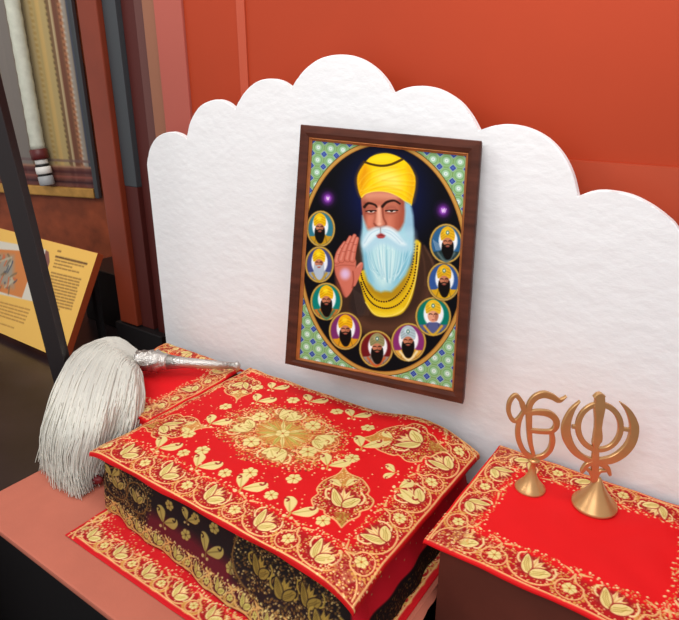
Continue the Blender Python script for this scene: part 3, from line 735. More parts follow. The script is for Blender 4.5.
def ell(cx, cy, rx, ry, c, al=1., soft=.6, n=28): G.poly(uv([(cx + rx * math.cos(a), cy + ry * math.sin(a)) for a in np.linspace(0, 2 * PI, n + 1)[:-1]]), c, al, soft * K)
# tiled corners
G.col[:] = np.array((120, 160, 92)) / 255.
tp = .084
for i in range(-1, 15):
    for j in range(-1, 22):
        x, y = (i + .5) * tp, (j + .5) * tp
        for r, c in ((.038, (146, 184, 132)), (.030, (112, 160, 96)), (.024, (158, 198, 160)), (.013, (214, 230, 222)), (.004, (150, 186, 180))): G.disc(x, y, r, c)
        x, y = i * tp, j * tp
        for r, c in ((.027, (168, 190, 196)), (.021, (44, 66, 150)), (.009, (120, 150, 210)), (.005, (34, 46, 120))): G.poly([(x - r, y), (x, y - r), (x + r, y), (x, y + r)], c)
ec, ea, eb = (.5, AR * .49), .545, AR * .512
def ov_(k): return [(ec[0] + (ea + k) * math.cos(a), ec[1] + (eb + k) * math.sin(a)) for a in np.linspace(0, 2 * PI, 97)[:-1]]
G.poly(ov_(.012), (70, 44, 16)); G.poly(ov_(.008), (196, 146, 70)); G.poly(ov_(-.012), (150, 100, 40)); G.poly(ov_(-.018), (9, 9, 15))
# glow behind the head
cxy = uv([(385, 195)])[0]; Rr = np.hypot((G.X - cxy[0]) * 1.0, (G.Y - cxy[1]) * .85)
gl = np.clip(1 - Rr / .36, 0, 1) ** 1.2
ins_ = (np.hypot((G.X - ec[0]) / (ea - .018), (G.Y - ec[1]) / (eb - .018)) < 1)
G.col += (ins_ * gl)[..., None] * np.array([.02, .09, .42]) * (1 - .0 * gl[..., None])
for (x, y) in ((327.5, 198.5), (443, 210.5)):
    for r, al, c in ((9, .35, (90, 30, 120)), (6, .6, (130, 50, 170)), (3.5, .9, (170, 90, 210)), (1.5, .9, (226, 190, 240))): ell(x, y, r * .9, r, c, al, r * .35)
for pts in ([(441.6, 208.5), (442.6, 212.5), (444, 209)], [(444.3, 208.5), (444.6, 212.5), (446, 209)], [(326.5, 197), (328, 200), (329, 197)]): line(pts, .7, (240, 220, 250), .8, .4)
# shawl and robe
shape([(341, 250), (352, 241), (365, 238), (408, 236), (424, 246), (436, 262), (441, 290), (436, 322), (415, 333), (380, 338), (352, 330), (338, 312), (335, 285)], (60, 38, 28), 1, 2.5)
shape([(352, 312), (372, 322), (398, 321), (420, 305), (428, 280), (430, 300), (424, 322), (400, 333), (370, 332), (352, 325)], (92, 58, 42), .8, 4)
shape(Z2([(170, 440), (215, 330), (235, 420), (250, 560), (200, 600), (150, 540)]), (46, 34, 32), .9, 2)
for k in range(9): line(Z2([(175 + k * 9, 430 + k * 6), (190 + k * 10, 520 + k * 4), (205 + k * 8, 590)]), .7, (96, 78, 70), .4)
line([(424, 246), (432, 262), (437, 285), (436, 310)], 1.2, (110, 76, 56), .7, 1.2); line([(418, 243), (424, 262), (425, 285)], 1, (90, 60, 44), .7, 1.2)
shape(Z2([(205, 330), (225, 420), (255, 520), (310, 590), (400, 600), (480, 575), (535, 490), (565, 360), (590, 190), (590, 140), (552, 135), (520, 300), (300, 300)]), (226, 186, 20), 1, .9)
shape(Z2([(250, 400), (300, 470), (380, 500), (470, 460), (520, 360), (520, 280), (300, 280)]), (170, 128, 22), .8, 3)
shape(Z2([(290, 560), (390, 575), (480, 545), (470, 575), (400, 596), (320, 590)]), (246, 222, 60), .8, 2)
line(Z2([(585, 145), (570, 300), (545, 430), (490, 550), (400, 595), (310, 585), (250, 510)]), 1.1, (250, 226, 110), .8)
for (a, b) in (([(555, 140), (545, 260), (515, 370), (455, 460), (385, 505), (315, 495), (265, 440), (232, 370), (222, 330)], 1.9), ([(572, 150), (562, 290), (535, 410), (470, 510), (390, 548), (310, 530), (255, 470), (220, 380)], 1.9)):
    cl = catmull(Z2(a), False, 14); acc = 0
    line(Z2(a), 1.3, (210, 160, 30), .9)
    for p, q in zip(cl, cl[1:]):
        acc += np.linalg.norm(np.array(q) - np.array(p))
        if acc > 1.75: acc = 0; ell(q[0], q[1], .85, .85, (42, 24, 14), 1, .35, 8)
# face
shape(Z1([(135, 340), (200, 310), (300, 315), (400, 380), (412, 430), (408, 520), (370, 580), (300, 600), (200, 590), (150, 540), (138, 450)]), (190, 108, 84), 1, .7)
shape(Z1([(360, 360), (410, 390), (408, 540), (360, 570), (352, 500), (370, 440)]), (150, 70, 52), .75, 3)
shape(Z1([(140, 360), (165, 350), (168, 440), (160, 520), (142, 470)]), (140, 66, 50), .7, 2.2)
shape(Z1([(165, 325), (300, 322), (360, 350), (330, 370), (220, 365), (150, 370)]), (224, 150, 120), .85, 3)
shape(Z1([(230, 420), (252, 415), (262, 500), (262, 525), (225, 522), (222, 480)]), (232, 160, 132), .9, 1.6)
shape(Z1([(165, 470), (205, 475), (200, 540), (165, 530)]), (222, 130, 104), .7, 2.5); shape(Z1([(285, 480), (350, 470), (345, 545), (290, 540)]), (216, 126, 100), .7, 3)
shape(Z1([(330, 470), (395, 450), (390, 560), (340, 575)]), (176, 86, 64), .6, 3)
line(Z1([(240, 425), (242, 480), (243, 520)]), 1.6, (246, 190, 164), .7, 1)
ell(340 + 243 / 6.2, 140 + 522 / 6.2, 2, 1.4, (244, 186, 160), .8, .8)
line(Z1([(262, 420), (268, 480), (285, 520), (268, 538), (248, 545), (225, 536), (212, 520)]), 1.6, (126, 54, 40), .8, .8)
line(Z1([(215, 410), (218, 470), (208, 515)]), 1.2, (150, 74, 56), .5, 1)
for pts in ([(150, 415), (175, 392), (215, 402), (226, 415)], [(262, 412), (290, 385), (335, 376), (370, 395)]): line(Z1(pts), (2.8, 1.7), (36, 18, 14), .95, .6)
for (cx, cy, w) in ((190, 440, 30), (317, 438, 36)):
    ell(340 + cx / 6.2, 140 + (cy - 12) / 6.2, w / 6.2, 3, (170, 92, 74), .8, 1)
    ell(340 + cx / 6.2, 140 + cy / 6.2, w / 6.2, 2, (150, 76, 60), .9, .8)
    ell(340 + cx / 6.2, 140 + (cy + 2) / 6.2, w * .8 / 6.2, 1.3, (236, 226, 216), .95, .4)
    ell(340 + (cx + 2) / 6.2, 140 + (cy + 1) / 6.2, 1.7, 1.3, (40, 24, 20), .95, .4)
    shape(Z1([(cx - w, cy + 1), (cx - w * .4, cy - 14), (cx + w * .4, cy - 14), (cx + w, cy - 1), (cx + w * .3, cy - 1), (cx - w * .3, cy)]), (184, 104, 82), 1, .4)
    line(Z1([(cx - w, cy + 2), (cx - w * .3, cy - 2), (cx + w * .4, cy - 2), (cx + w * 1.1, cy - 1)]), 1.2, (34, 16, 14), .95, .4)
    line(Z1([(cx - w, cy + 14), (cx, cy + 20), (cx + w, cy + 12)]), .8, (130, 62, 50), .7, .6)
# turban
tb = Z1([(130, 355), (108, 290), (108, 220), (140, 160), (190, 105), (270, 82), (350, 98), (420, 145), (462, 220), (466, 290), (450, 370), (440, 405), (400, 378), (350, 345), (290, 322), (220, 318), (160, 332)])
shape(tb, (250, 208, 12), 1, .6)
shape(Z1([(108, 230), (150, 150), (180, 200), (150, 300), (132, 350), (110, 290)]), (226, 140, 6), .75, 4)
shape(Z1([(420, 160), (465, 240), (450, 370), (425, 380), (430, 260)]), (226, 150, 8), .7, 4)
shape(Z1([(240, 200), (330, 190), (380, 240), (370, 300), (300, 290), (230, 250)]), (255, 240, 130), .7, 6)
shape(Z1([(230, 95), (300, 92), (340, 120), (250, 135), (190, 125)]), (255, 224, 40), .8, 3)
for a in ([(130, 340), (200, 280), (300, 240), (420, 210), (462, 230)], [(128, 320), (180, 250), (290, 205), (400, 180)], [(115, 280), (170, 215), (260, 180), (350, 165)], [(150, 330), (240, 290), (350, 280), (455, 290)], [(220, 318), (320, 305), (400, 320), (452, 350)], [(280, 320), (350, 325), (420, 360), (442, 385)],
          [(125, 325), (200, 300), (290, 290), (380, 310)], [(260, 250), (350, 255), (462, 262)]):
    line(Z1(a), (.6, 1.4), (222, 150, 8), .32, 1.0)
    line([(x, y - 1.1) for x, y in Z1(a)], .7, (255, 244, 120), .3, .9)
line(Z1([(148, 135), (200, 152), (260, 160), (320, 150), (385, 120)]), (2.2, 2.4), (70, 46, 8), .95, .5)
line(Z1([(132, 355), (160, 332), (220, 317), (290, 321), (350, 344), (400, 377), (440, 405)]), 1.0, (255, 232, 90), .8, .5)
# beard
beard = Z1([(138, 470), (135, 540), (132, 640)]) + Z2([(232, 215), (240, 300), (265, 380), (310, 435), (345, 448), (370, 440), (410, 445), (450, 405), (500, 340), (530, 270), (548, 190), (550, 90)]) + Z1([(455, 560), (450, 470), (435, 400), (402, 385), (405, 440), (398, 510), (372, 560), (330, 590), (250, 620), (170, 560)])
G.poly(uv(beard), (150, 206, 222), 1, 1.6 * K)
shape(Z2([(300, 130), (430, 130), (450, 240), (420, 360), (360, 420), (310, 360), (285, 240)]), (206, 240, 240), .9, 5)
shape(Z2([(232, 110), (270, 140), (265, 250), (290, 380), (255, 330), (235, 220)]), (110, 178, 206), .7, 4)
shape(Z2([(540, 120), (500, 130), (480, 260), (430, 390), (500, 320), (535, 240)]), (124, 190, 214), .7, 4)
shape(Z1([(405, 400), (435, 405), (452, 480), (452, 580), (420, 600), (400, 540), (408, 470)]), (150, 190, 216), .8, 2)
for k in range(90):
    x = rng.uniform(245, 535); t_ = (x - 390) / 150
    a = [(x, rng.uniform(120, 200)), (x - t_ * 30, rng.uniform(240, 300)), (x - t_ * 75, rng.uniform(350, 400) - 40 * abs(t_))]
    line(Z2(a), (.4, .9), ((240, 254, 254), (104, 172, 196), (176, 222, 232))[k % 3], .38, .5)
# lips, moustache
shape(Z2([(232, 80), (300, 75), (420, 80), (545, 60), (550, 180), (500, 200), (380, 150), (280, 190), (235, 190)]), (186, 224, 236), .6, 4)
shape(Z1([(140, 600), (180, 560), (250, 545), (330, 555), (400, 620), (440, 660), (380, 690), (260, 640), (180, 690), (140, 660)]), (176, 216, 232), .9, 2.5)
shape(Z1([(225, 590), (250, 578), (280, 590), (268, 608), (235, 608)]), (176, 66, 66), 1, .7)
line(Z1([(225, 592), (252, 590), (280, 593)]), .8, (90, 20, 24), .8, .5)
shape(Z1([(248, 548), (215, 545), (170, 580), (140, 640), (150, 665), (190, 630), (228, 590), (248, 570)]), (226, 244, 250), .9, 1.8)
shape(Z1([(252, 548), (290, 535), (340, 560), (385, 620), (410, 650), (370, 650), (310, 610), (272, 585)]), (226, 244, 250), .9, 1.8)
for a in ([(240, 555), (190, 580), (150, 640)], [(262, 555), (320, 570), (385, 630)], [(270, 565), (320, 590), (370, 640)]): line(Z1(a), .9, (160, 200, 220), .6, .7)
line(Z1([(250, 545), (250, 575)]), .8, (120, 90, 90), .7, .6)
# raised hand
skin, skd, skl = (206, 112, 92), (150, 62, 48), (236, 160, 140)
shape(Z2([(60, 250), (62, 330), (90, 400), (125, 480), (165, 440), (178, 380), (190, 300), (185, 240), (120, 230)]), skin, 1, .7)
shape(Z2([(60, 300), (70, 360), (110, 440), (125, 480), (100, 460), (70, 400)]), skd, .6, 2)
for a, w in (([(72, 255), (85, 200), (122, 142)], (5.6, 3.2)), ([(100, 245), (122, 180), (156, 108)], (6.0, 3.4)), ([(138, 240), (155, 170), (182, 98)], (6.0, 3.4)), ([(168, 245), (180, 180), (198, 115)], (5.4, 3.2))):
    line(Z2(a), tuple(x + 1 for x in w), skd, .8, .6); line(Z2(a), w, skin, 1, .5); line([(x - .4, y) for x, y in Z2(a)], (1.6, 1), skl, .6, .8)
    for k in (.35, .7):
        p = np.array(Z2([a[0]])[0]) * (1 - k) + np.array(Z2([a[2]])[0]) * k; line([(p[0] - 2, p[1] - .4), (p[0], p[1]), (p[0] + 2, p[1] - .3)], .6, skd, .6, .4)
shape(Z2([(175, 330), (200, 280), (222, 262), (235, 272), (228, 310), (205, 370), (185, 410), (170, 400)]), skin, 1, .6)
line(Z2([(172, 320), (176, 370), (168, 420)]), 1.2, skd, .8, .7); line(Z2([(200, 290), (222, 268)]), 1.4, skl, .6, .7)
line(Z2([(62, 290), (110, 280), (180, 285)]), .8, skd, .5, .6)
for r, al in ((6.5, .35), (5, .5), (3, .7)): ell(345, 274, r * .9, r, (226, 196, 236), al, 1.6)
# ring of small portraits
def med(cx, cy, rx, ry, bg, turban, beard, robe, robe2=None, halo=(240, 246, 250), crest=False, face=(196, 124, 92), faceshift=0.):
    ell(cx, cy, rx + .9, ry + .9, (70, 46, 16)); ell(cx, cy, rx + .4, ry + .4, (206, 170, 84)); ell(cx, cy, rx - .9, ry - .9, (150, 110, 44)); ell(cx, cy, rx - 1.5, ry - 1.5, bg)
    clip = G.col.copy()
    hx, hy = cx + faceshift, cy - ry * .16
    ell(hx + .5, cy - ry * .14, rx * .58, ry * .66, halo, 1, .8)
    rb = [(cx + (rx - 1.5) * math.cos(a), cy + (ry - 1.5) * math.sin(a)) for a in np.linspace(math.radians(28), math.radians(152), 14)]
    rb = rb + [(cx - rx * .5, cy + ry * .42), (cx - rx * .22, cy + ry * .3), (cx + rx * .22, cy + ry * .3), (cx + rx * .5, cy + ry * .42)]
    G.poly(uv(rb), robe, 1, .5 * K)
    for sg in (-1, 1): line([(cx + sg * rx * .3, cy + ry * .42), (cx + sg * rx * .45, cy + ry * .8)], .8, tuple(int(x * .6) for x in robe), .7, .6)
    if robe2: line([(cx - rx * .5, cy + ry * .5), (cx, cy + ry * .95), (cx + rx * .5, cy + ry * .5)], 2.2, robe2, .9, .7)
    rx0_, ry0_ = rx, ry; rx, ry = rx * 1.08, ry * 1.02; hy += ry * .02
    ell(hx, hy + ry * .1, rx * .29, ry * .33, face, 1, .5)
    shape([(hx + rx * .1, hy - 1), (hx + rx * .28, hy), (hx + rx * .2, hy + ry * .35), (hx + rx * .1, hy + ry * .3)], (150, 84, 60), .7, .9)
    if beard:
        shape([(hx - rx * .3, hy + ry * .1), (hx - rx * .14, hy + ry * .27), (hx + rx * .14, hy + ry * .27), (hx + rx * .31, hy + ry * .08), (hx + rx * .34, hy + ry * .5), (hx + rx * .16, hy + ry * .92), (hx - rx * .12, hy + ry * .92), (hx - rx * .34, hy + ry * .5)], beard, 1, .6)
        line([(hx - rx * .2, hy + ry * .24), (hx, hy + ry * .2), (hx + rx * .2, hy + ry * .24)], 1.2, beard, .95, .4)
    for sg in (-1, 1):
        line([(hx + sg * rx * .2, hy + ry * .015), (hx + sg * rx * .13, hy - .1), (hx + sg * rx * .06, hy + ry * .02)], .9, (40, 22, 18), .9, .35)
    line([(hx, hy + ry * .04), (hx + .3, hy + ry * .14)], .6, (140, 76, 56), .8, .3)
    line([(hx - 1, hy + ry * .31), (hx + 1, hy + ry * .31)], .8, (160, 60, 56), .9, .3)
    dk = tuple(int(x * .72) for x in turban); lt = tuple(min(255, int(x * 1.12 + 24)) for x in turban)
    shape([(hx - rx * .34, hy - ry * .02), (hx - rx * .42, hy - ry * .3), (hx - rx * .3, hy - ry * .6), (hx, hy - ry * .74), (hx + rx * .3, hy - ry * .6), (hx + rx * .42, hy - ry * .3), (hx + rx * .35, hy), (hx + rx * .1, hy - ry * .14), (hx - rx * .1, hy - ry * .15)], turban, 1, .5)
    for k in (-.55, -.4, -.26): line([(hx - rx * .36, hy + ry * (k + .2)), (hx, hy + ry * k), (hx + rx * .36, hy + ry * (k + .1))], .7, dk, .6, .5)
    ell(hx - rx * .05, hy - ry * .45, rx * .16, ry * .13, lt, .7, 1)
    if crest: ell(hx, hy - ry * .42, 1.8, 2.2, (70, 120, 110), .9, .5); ell(hx, hy - ry * .42, .8, 1, (236, 240, 230), 1, .3)
    rx, ry = rx0_, ry0_
    # everything stays inside the ring
    p = uv([(cx + rx * math.cos(a), cy + ry * math.sin(a)) for a in np.linspace(0, 2 * PI, 29)[:-1]])
med(320.6, 228.7, 13.8, 17.6, (50, 120, 140), (238, 186, 16), (16, 12, 12), (196, 146, 30), faceshift=-1)
med(319.3, 264.5, 14, 17.8, (66, 74, 130), (240, 190, 16), (176, 190, 206), (150, 160, 170), (190, 150, 40), faceshift=-.5)
med(326.2, 301.5, 15.5, 18.3, (6, 126, 116), (240, 186, 14), (18, 12, 10), (196, 116, 44), (60, 120, 90))
med(345.2, 331, 16, 18.4, (120, 44, 104), (238, 176, 14), (16, 10, 10), (216, 152, 28))
med(376, 349, 16.5, 18, (110, 22, 26), (150, 144, 96), (20, 14, 12), (150, 134, 120), (206, 90, 40), crest=True, faceshift=1)
med(408.4, 342.3, 17, 18.8, (134, 46, 110), (176, 198, 206), (16, 12, 12), (220, 168, 64), (240, 226, 180), crest=True, faceshift=-.5)
med(433, 316.6, 17.4, 19, (4, 118, 100), (232, 186, 40), None, (84, 92, 140), (226, 176, 40), crest=True, face=(226, 160, 128))
med(443.5, 281.5, 16, 19, (48, 84, 150), (226, 172, 30), (18, 12, 12), (214, 164, 28), crest=True, faceshift=.5)
med(446, 243.5, 16.2, 19.2, (44, 96, 140), (228, 176, 30), (14, 10, 10), (40, 62, 66), (90, 110, 110), crest=True, faceshift=1.5)
for k in range(5): line([(433 + k * 1.4, 240 + k), (436 + k * 1.2, 250)], .6, (200, 210, 220), .6, .4)
pxg = np.stack([G.X, G.Y, np.ones_like(G.X)], -1) @ Hm.T; pxg = pxg[..., :2] / pxg[..., 2:]
dirs = rt * ((pxg[..., 0:1] - PX) / F_PX) - upv * ((pxg[..., 1:2] - PY) / F_PX) + fw
sc_ = np.dot(FP - EYE, fn) / (dirs @ fn); pos = EYE + dirs * sc_[..., None] - fn * .001
o = link('portrait_print', grid_mesh('portrait_print', pos[::-1], G.col[::-1]), M['print'], t)

# ------------------------------------------------------------------ brass ornaments on the right cloth
face_n = -np.array([fw[0], fw[1], 0]); face_n /= np.linalg.norm(face_n)
# one-and-loop symbol on a bell foot
cz = onz(530, 488, .0015)
U1 = lambda pts: [onplane(500 + x / 5.39, 385 + y / 5.39, cz, face_n) for x, y in pts]
sc1 = np.linalg.norm(onplane(530, 450, cz, face_n) - onplane(531, 450, cz, face_n)) / 5.39
t = empty('brass_symbol_stand', cz, 'smaller brass looped script symbol on a bell foot, left of the two ornaments', 'ornament')
bm = bmesh.new()
def bar(bm, U, pts, w, sc, closed=False, dep=.010, sub=8):
    cp = catmull(pts, closed, sub); n = len(cp)
    if not isinstance(w, (list, tuple)): w = [w, w]
    ws = np.interp(np.linspace(0, 1, n), np.linspace(0, 1, len(w)), w) * sc * 1.15
    ribbon_solid(bm, U(cp), ws, face_n, dep, closed)
bar(bm, U1, [(118, 95), (85, 55), (54, 85), (45, 135), (60, 178), (84, 192), (112, 165), (130, 130)], 20, sc1, True)
bar(bm, U1, [(118, 95), (128, 130), (150, 152)], 24, sc1, dep=.0096)
bar(bm, U1, [(112, 165), (100, 205), (95, 260), (105, 310), (130, 358), (172, 392)], [22, 22, 24, 24, 26], sc1, dep=.0092)
bar(bm, U1, [(152, 160), (160, 105), (190, 66), (235, 50), (280, 62), (315, 82), (338, 74), (358, 58)], [26, 28, 32, 34, 28, 22, 14, 4], sc1, dep=.0104)
bar(bm, U1, [(140, 152), (200, 145), (260, 153), (298, 182), (302, 220), (275, 248), (220, 250), (158, 243)], [24, 28, 32, 30, 28, 24, 22, 20], sc1, dep=.0108)
bar(bm, U1, [(155, 152), (156, 200), (157, 245), (163, 310), (178, 368), (182, 392)], [30, 28, 26, 22, 18, 20], sc1, dep=.0088)
bar(bm, U1, [(276, 250), (282, 300), (268, 348), (232, 382), (180, 394)], [22, 26, 26, 28, 26], sc1, dep=.0100)
from_bm('script_symbol', bm, M['brass'], t)
top1 = U1([(175, 400)])[0]; hh = top1[2] - cz[2]
bm = bmesh.new(); r_ = 83 * sc1
lathe(bm, [(r_ * .98, 0), (r_, .002), (r_ * .97, .005), (r_ * .78, hh * .15), (r_ * .5, hh * .31), (r_ * .29, hh * .5), (r_ * .19, hh * .7), (r_ * .16, hh * .86), (r_ * .4, hh * .97), (r_ * .36, hh * 1.02)], (cz[0], cz[1], cz[2]), 48)
from_bm('bell_foot', bm, M['brass'], t, True)
# crossed blades around a ring on a cone foot
cz = onz(594, 505, .0015)
U2 = lambda pts: [onplane(555 + x / 4.589, 385 + y / 4.589, cz, face_n) for x, y in pts]
sc2 = np.linalg.norm(onplane(594, 450, cz, face_n) - onplane(595, 450, cz, face_n)) / 4.589
t = empty('brass_emblem_stand', cz, 'larger brass emblem of ring, dagger and two curved blades on cone foot', 'ornament')
bm = bmesh.new(); bar(bm, U2, [(203 + 98 * math.cos(a), 192 + 104 * math.sin(a)) for a in np.linspace(0, 2 * PI, 17)[:-1]], 22, sc2, True, .0092, 4)
from_bm('ring', bm, M['brass'], t)
bm = bmesh.new(); bar(bm, U2, [(205, 50), (204, 85), (203, 100), (200, 150), (196, 200), (194, 245), (188, 262), (184, 290)], [34, 40, 48, 42, 32, 28, 36, 38, 30, 14], sc2, dep=.012)
bar(bm, U2, [(203, 36), (202, 50), (202, 66)], [16, 46, 30], sc2, dep=.013)
from_bm('dagger', bm, M['brass'], t)
for nm, pts, w in (('curved_blade', [(114, 72), (74, 120), (50, 185), (56, 245), (88, 300), (135, 335), (190, 352), (235, 375), (252, 412)], [3, 24, 36, 36, 30, 24, 24, 22, 12]),
                   ('curved_blade', [(298, 78), (338, 122), (362, 190), (350, 258), (312, 308), (258, 340), (195, 350), (150, 362), (130, 385), (122, 400)], [3, 22, 36, 40, 42, 38, 28, 22, 20, 12])):
    bm = bmesh.new(); bar(bm, U2, pts, w, sc2, dep=.0098 if w[1] == 24 else .0106); from_bm(nm, bm, M['brass'], t)
bm = bmesh.new()
for pq in ([(78, 190), (112, 192)], [(294, 198), (344, 206)]):
    b2 = bmesh.new(); bar(b2, U2, pq, 16, sc2, dep=.0085); from_bm('joint', b2, M['brass'], t)
bar(bm, U2, [(186, 285), (184, 340), (180, 440)], [20, 30, 26], sc2, dep=.0112)
bar(bm, U2, [(140, 380), (160, 395), (180, 425), (205, 395), (235, 392)], [12, 16, 18, 16, 12], sc2, dep=.0094)
from_bm('stem', bm, M['brass'], t)
top2 = U2([(180, 425)])[0]; hh = top2[2] - cz[2]; r_ = 103 * sc2
bm = bmesh.new(); lathe(bm, [(r_ * .97, 0), (r_, .002), (r_, .007), (r_ * .955, .009), (r_ * .93, .011), (r_ * .62, hh * .38), (r_ * .34, hh * .66), (r_ * .16, hh * .9), (r_ * .1, hh)], cz, 56)
from_bm('cone_foot', bm, M['brass'], t, True)

# ------------------------------------------------------------------ fly whisk
hA, hB = onz(137, 360, .038), onz(240, 366, .022)
t = empty('fly_whisk', (hA + hB) / 2 - np.array([0, 0, .02]), 'white horsehair fly whisk with silver handle lying across the left cloth', 'whisk')
ax = hB - hA; Lh = np.linalg.norm(ax)
prof = [(.012, -.02), (.02, -.01), (.027, 0), (.025, .03), (.028, .06), (.027, .10), (.031, .14), (.027, .17), (.032, .2), (.025, .23), (.022, .26), (.023, .28), (.0205, .3), (.018, .45), (.0145, .7), (.0115, .9), (.0105, .955), (.015, .965), (.015, .98), (.009, 1.0)]
PR = [(r * (1.35 if h < .32 else 1.12), h * Lh) for r, h in prof]
bm = bmesh.new(); lathe(bm, PR[12:-4], hA, 28, axis=ax); hd = from_bm('handle', bm, M['silver'], t, True)
def child(name, bm, label):
    o = from_bm(name, bm, M['silver'], None, True); o.parent = hd; o.location = (0, 0, 0); o['label'] = label; return o
bm = bmesh.new(); lathe(bm, PR[:13], hA, 36, wob=lambda a, k: (.06 * math.sin(8 * a + k * 1.3) if 2 < k < 11 else 0), axis=ax); child('ferrule', bm, 'chased silver bulbous ferrule')
bm = bmesh.new(); lathe(bm, PR[-5:], hA, 24, axis=ax); child('end_knob', bm, 'small silver end knob')
guides = [([(137, 351), (112, 338), (76, 352), (54, 392), (42, 432), (41, 464)]), ([(137, 353), (108, 341), (80, 366), (62, 412), (54, 452), (60, 486)]), ([(137, 356), (112, 348), (92, 380), (80, 425), (72, 462), (78, 496)]),
          ([(137, 360), (120, 358), (108, 390), (100, 426), (92, 458), (90, 484)]), ([(137, 364), (131, 370), (126, 392), (120, 412), (110, 436), (98, 462)]), ([(137, 366), (136, 376), (135, 394), (132, 412), (129, 430), (127, 438)])]
gy = [1.335, 1.27, 1.13, .99, .89, .815]
gz = [[.03, .07, .055, .0, -.1, -.192]] * 4 + [[.03, .065, .045, .0, -.07, -.125], [.03, .055, .035, .004, -.04, -.075]]
Gd = np.array([[onz(u, v, z) for (u, v), z in zip(g, zz)] for g, zz in zip(guides, gz)])
NS, NT = 3600, 18
vs, fs, cs = [], [], []
tt = np.linspace(0, 1, NT)
def cat_np(Pk, x):
    n = len(Pk) - 1; x = np.clip(x, 0, 1) * n; i = np.minimum(x.astype(int), n - 1); f = (x - i)[:, None]
    g = lambda k: Pk[np.clip(k, 0, n)]
    p0, p1, p2, p3 = g(i - 1), g(i), g(i + 1), g(i + 2)
    return .5 * (2 * p1 + (p2 - p0) * f + (2 * p0 - 5 * p1 + 4 * p2 - p3) * f * f + (3 * p1 - p0 - 3 * p2 + p3) * f ** 3)
vi = 0
for k in range(NS):
    a = rng.random() ** 1.0 * 5; 
    if a > 4.3 and rng.random() < .5: a *= .8
    i = min(int(a), 4); f = a - i
    base = Gd[i] * (1 - f) + Gd[i + 1] * f
    lay = rng.random() ** 2
    depth = np.array([0, .03, .05, .05, .045, .03])[:, None] * lay * np.array([[-.2, .9, -.5]])
    jit = rng.normal(size=(6, 3)) * np.array([.001, .002, .0025, .003, .005, .010])[:, None]
    lock = .007 * math.sin(a * 13.0) * np.array([0, .2, .6, .9, 1.2, 1.6])
    Pk = base + depth * np.array([[1, 1, 1]]) + jit + lock[:, None] * np.array([[.3, .5, .2]])
    end = 1.0 - .22 * rng.random() ** 2.2
    c_ = cat_np(Pk, tt * end)
    c_[:, 2] = np.maximum(c_[:, 2], ZP + .004)
    w = .0036 * (1 - .75 * tt ** 3) * (.8 + .4 * rng.random())
    tg = np.gradient(c_, axis=0); tg /= np.linalg.norm(tg, axis=1, keepdims=True) + 1e-9
    sd = np.cross(tg, [.3, .8, .5]); sd /= np.linalg.norm(sd, axis=1, keepdims=True) + 1e-9; bn = np.cross(tg, sd)
    ring = np.stack([c_ + sd * w[:, None], c_ - sd * (w * .5)[:, None] + bn * (w * .87)[:, None], c_ - sd * (w * .5)[:, None] - bn * (w * .87)[:, None]], 1)
    vs.append(ring.reshape(-1, 3))
    sh = rng.uniform(.94, 1.0); tint = np.array([254, 252, 243]) / 255. * sh
    cs.append(np.repeat(tint[None], NT * 3, 0))
    b0_ = vi + np.arange(NT - 1)[:, None] * 3
    for m3 in range(3):
        n3 = (m3 + 1) % 3
        fs.append(np.concatenate([b0_ + m3, b0_ + n3, b0_ + 3 + n3, b0_ + 3 + m3], 1))
    vi += NT * 3
V = np.concatenate(vs); Fq = np.concatenate(fs); Cc = np.concatenate(cs)
me = bpy.data.meshes.new('hair'); me.vertices.add(len(V)); me.vertices.foreach_set('co', V.reshape(-1).astype(np.float32))
me.loops.add(Fq.size); me.loops.foreach_set('vertex_index', Fq.reshape(-1).astype(np.int32))
me.polygons.add(len(Fq)); me.polygons.foreach_set('loop_start', np.arange(0, Fq.size, 4, dtype=np.int32)); me.polygons.foreach_set('loop_total', np.full(len(Fq), 4, np.int32))
me.polygons.foreach_set('use_smooth', np.ones(len(Fq), bool))
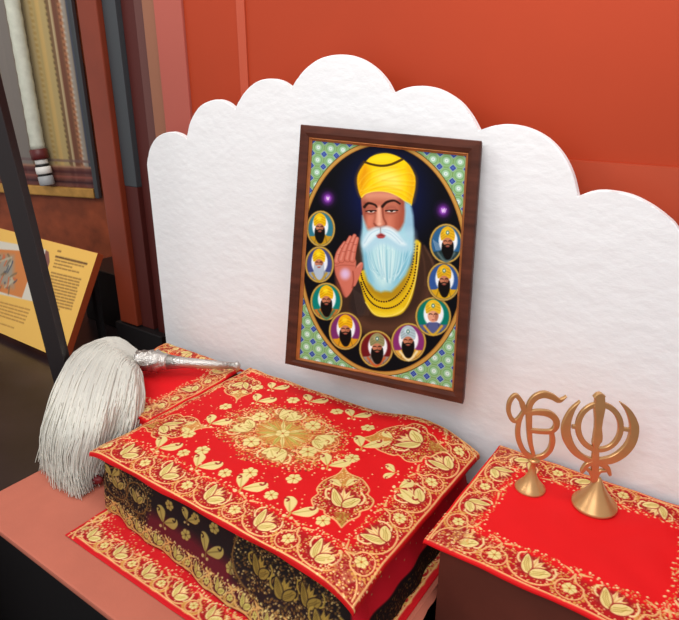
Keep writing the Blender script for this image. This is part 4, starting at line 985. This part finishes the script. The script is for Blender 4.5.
at_ = me.attributes.new('Col', 'FLOAT_COLOR', 'POINT'); at_.data.foreach_set('color', np.concatenate([srgb(Cc), np.ones((len(Cc), 1))], 1).reshape(-1).astype(np.float32))
me.update()
o = link('hair', me, M['hair'], t); o['label'] = 'long creamy white hair'

# ------------------------------------------------------------------ light and camera
w = bpy.data.worlds.new('room_light'); bpy.context.scene.world = w; w.use_nodes = True
w.node_tree.nodes['Background'].inputs['Color'].default_value = (1.0, .98, .97, 1); w.node_tree.nodes['Background'].inputs['Strength'].default_value = .52
def area(name, loc, target, size, power, color=(1, .95, .88)):
    l = bpy.data.lights.new(name, 'AREA'); l.shape = 'RECTANGLE'; l.size, l.size_y = size; l.energy = power; l.color = color
    o = bpy.data.objects.new(name, l); C.objects.link(o); o.location = loc
    o.rotation_euler = (Vector(target) - Vector(loc)).to_track_quat('-Z', 'Y').to_euler(); return o
area('ceiling_light', (-.9, .75, 2.5), (-.9, 1.15, 0), (2.0, 1.0), 17, (1, .97, .93))
area('front_light', (-.2, -1.4, 2.4), (-.9, 1.5, .4), (2.0, 1.2), 35, (.97, .98, 1))
area('haze_fill', (-.35, .95, 1.9), (-.3, 1.65, 1.2), (.3, .3), 6, (1, .9, .85))  # added lamp, imitates the hazy reflection on the upper right wall
area('hair_fill', (-2.3, -.5, 1.9), (-1.7, .9, -.05), (.8, .6), 11, (1, .98, .94))  # added fill lamp that brightens the whisk hair
area('case_light', (-2.9, 1.0, 2.4), (-2.9, 1.8, .3), (.8, .4), 10)

cam = bpy.data.cameras.new('camera'); co_ = bpy.data.objects.new('camera', cam); C.objects.link(co_)
cam.sensor_fit = 'HORIZONTAL'; cam.sensor_width = 36; cam.lens = 36 * F_PX / W_PX
cam.clip_start = .02; cam.clip_end = 100
from mathutils import Matrix
Rm = Matrix((( rt[0], upv[0], -fw[0]), (rt[1], upv[1], -fw[1]), (rt[2], upv[2], -fw[2])))
co_.matrix_world = Matrix.Translation(Vector(EYE)) @ Rm.to_4x4()
bpy.context.scene.camera = co_
sc = bpy.context.scene
sc.view_settings.view_transform = 'Standard'; sc.view_settings.look = 'None'; sc.view_settings.exposure = 0; sc.view_settings.gamma = 1
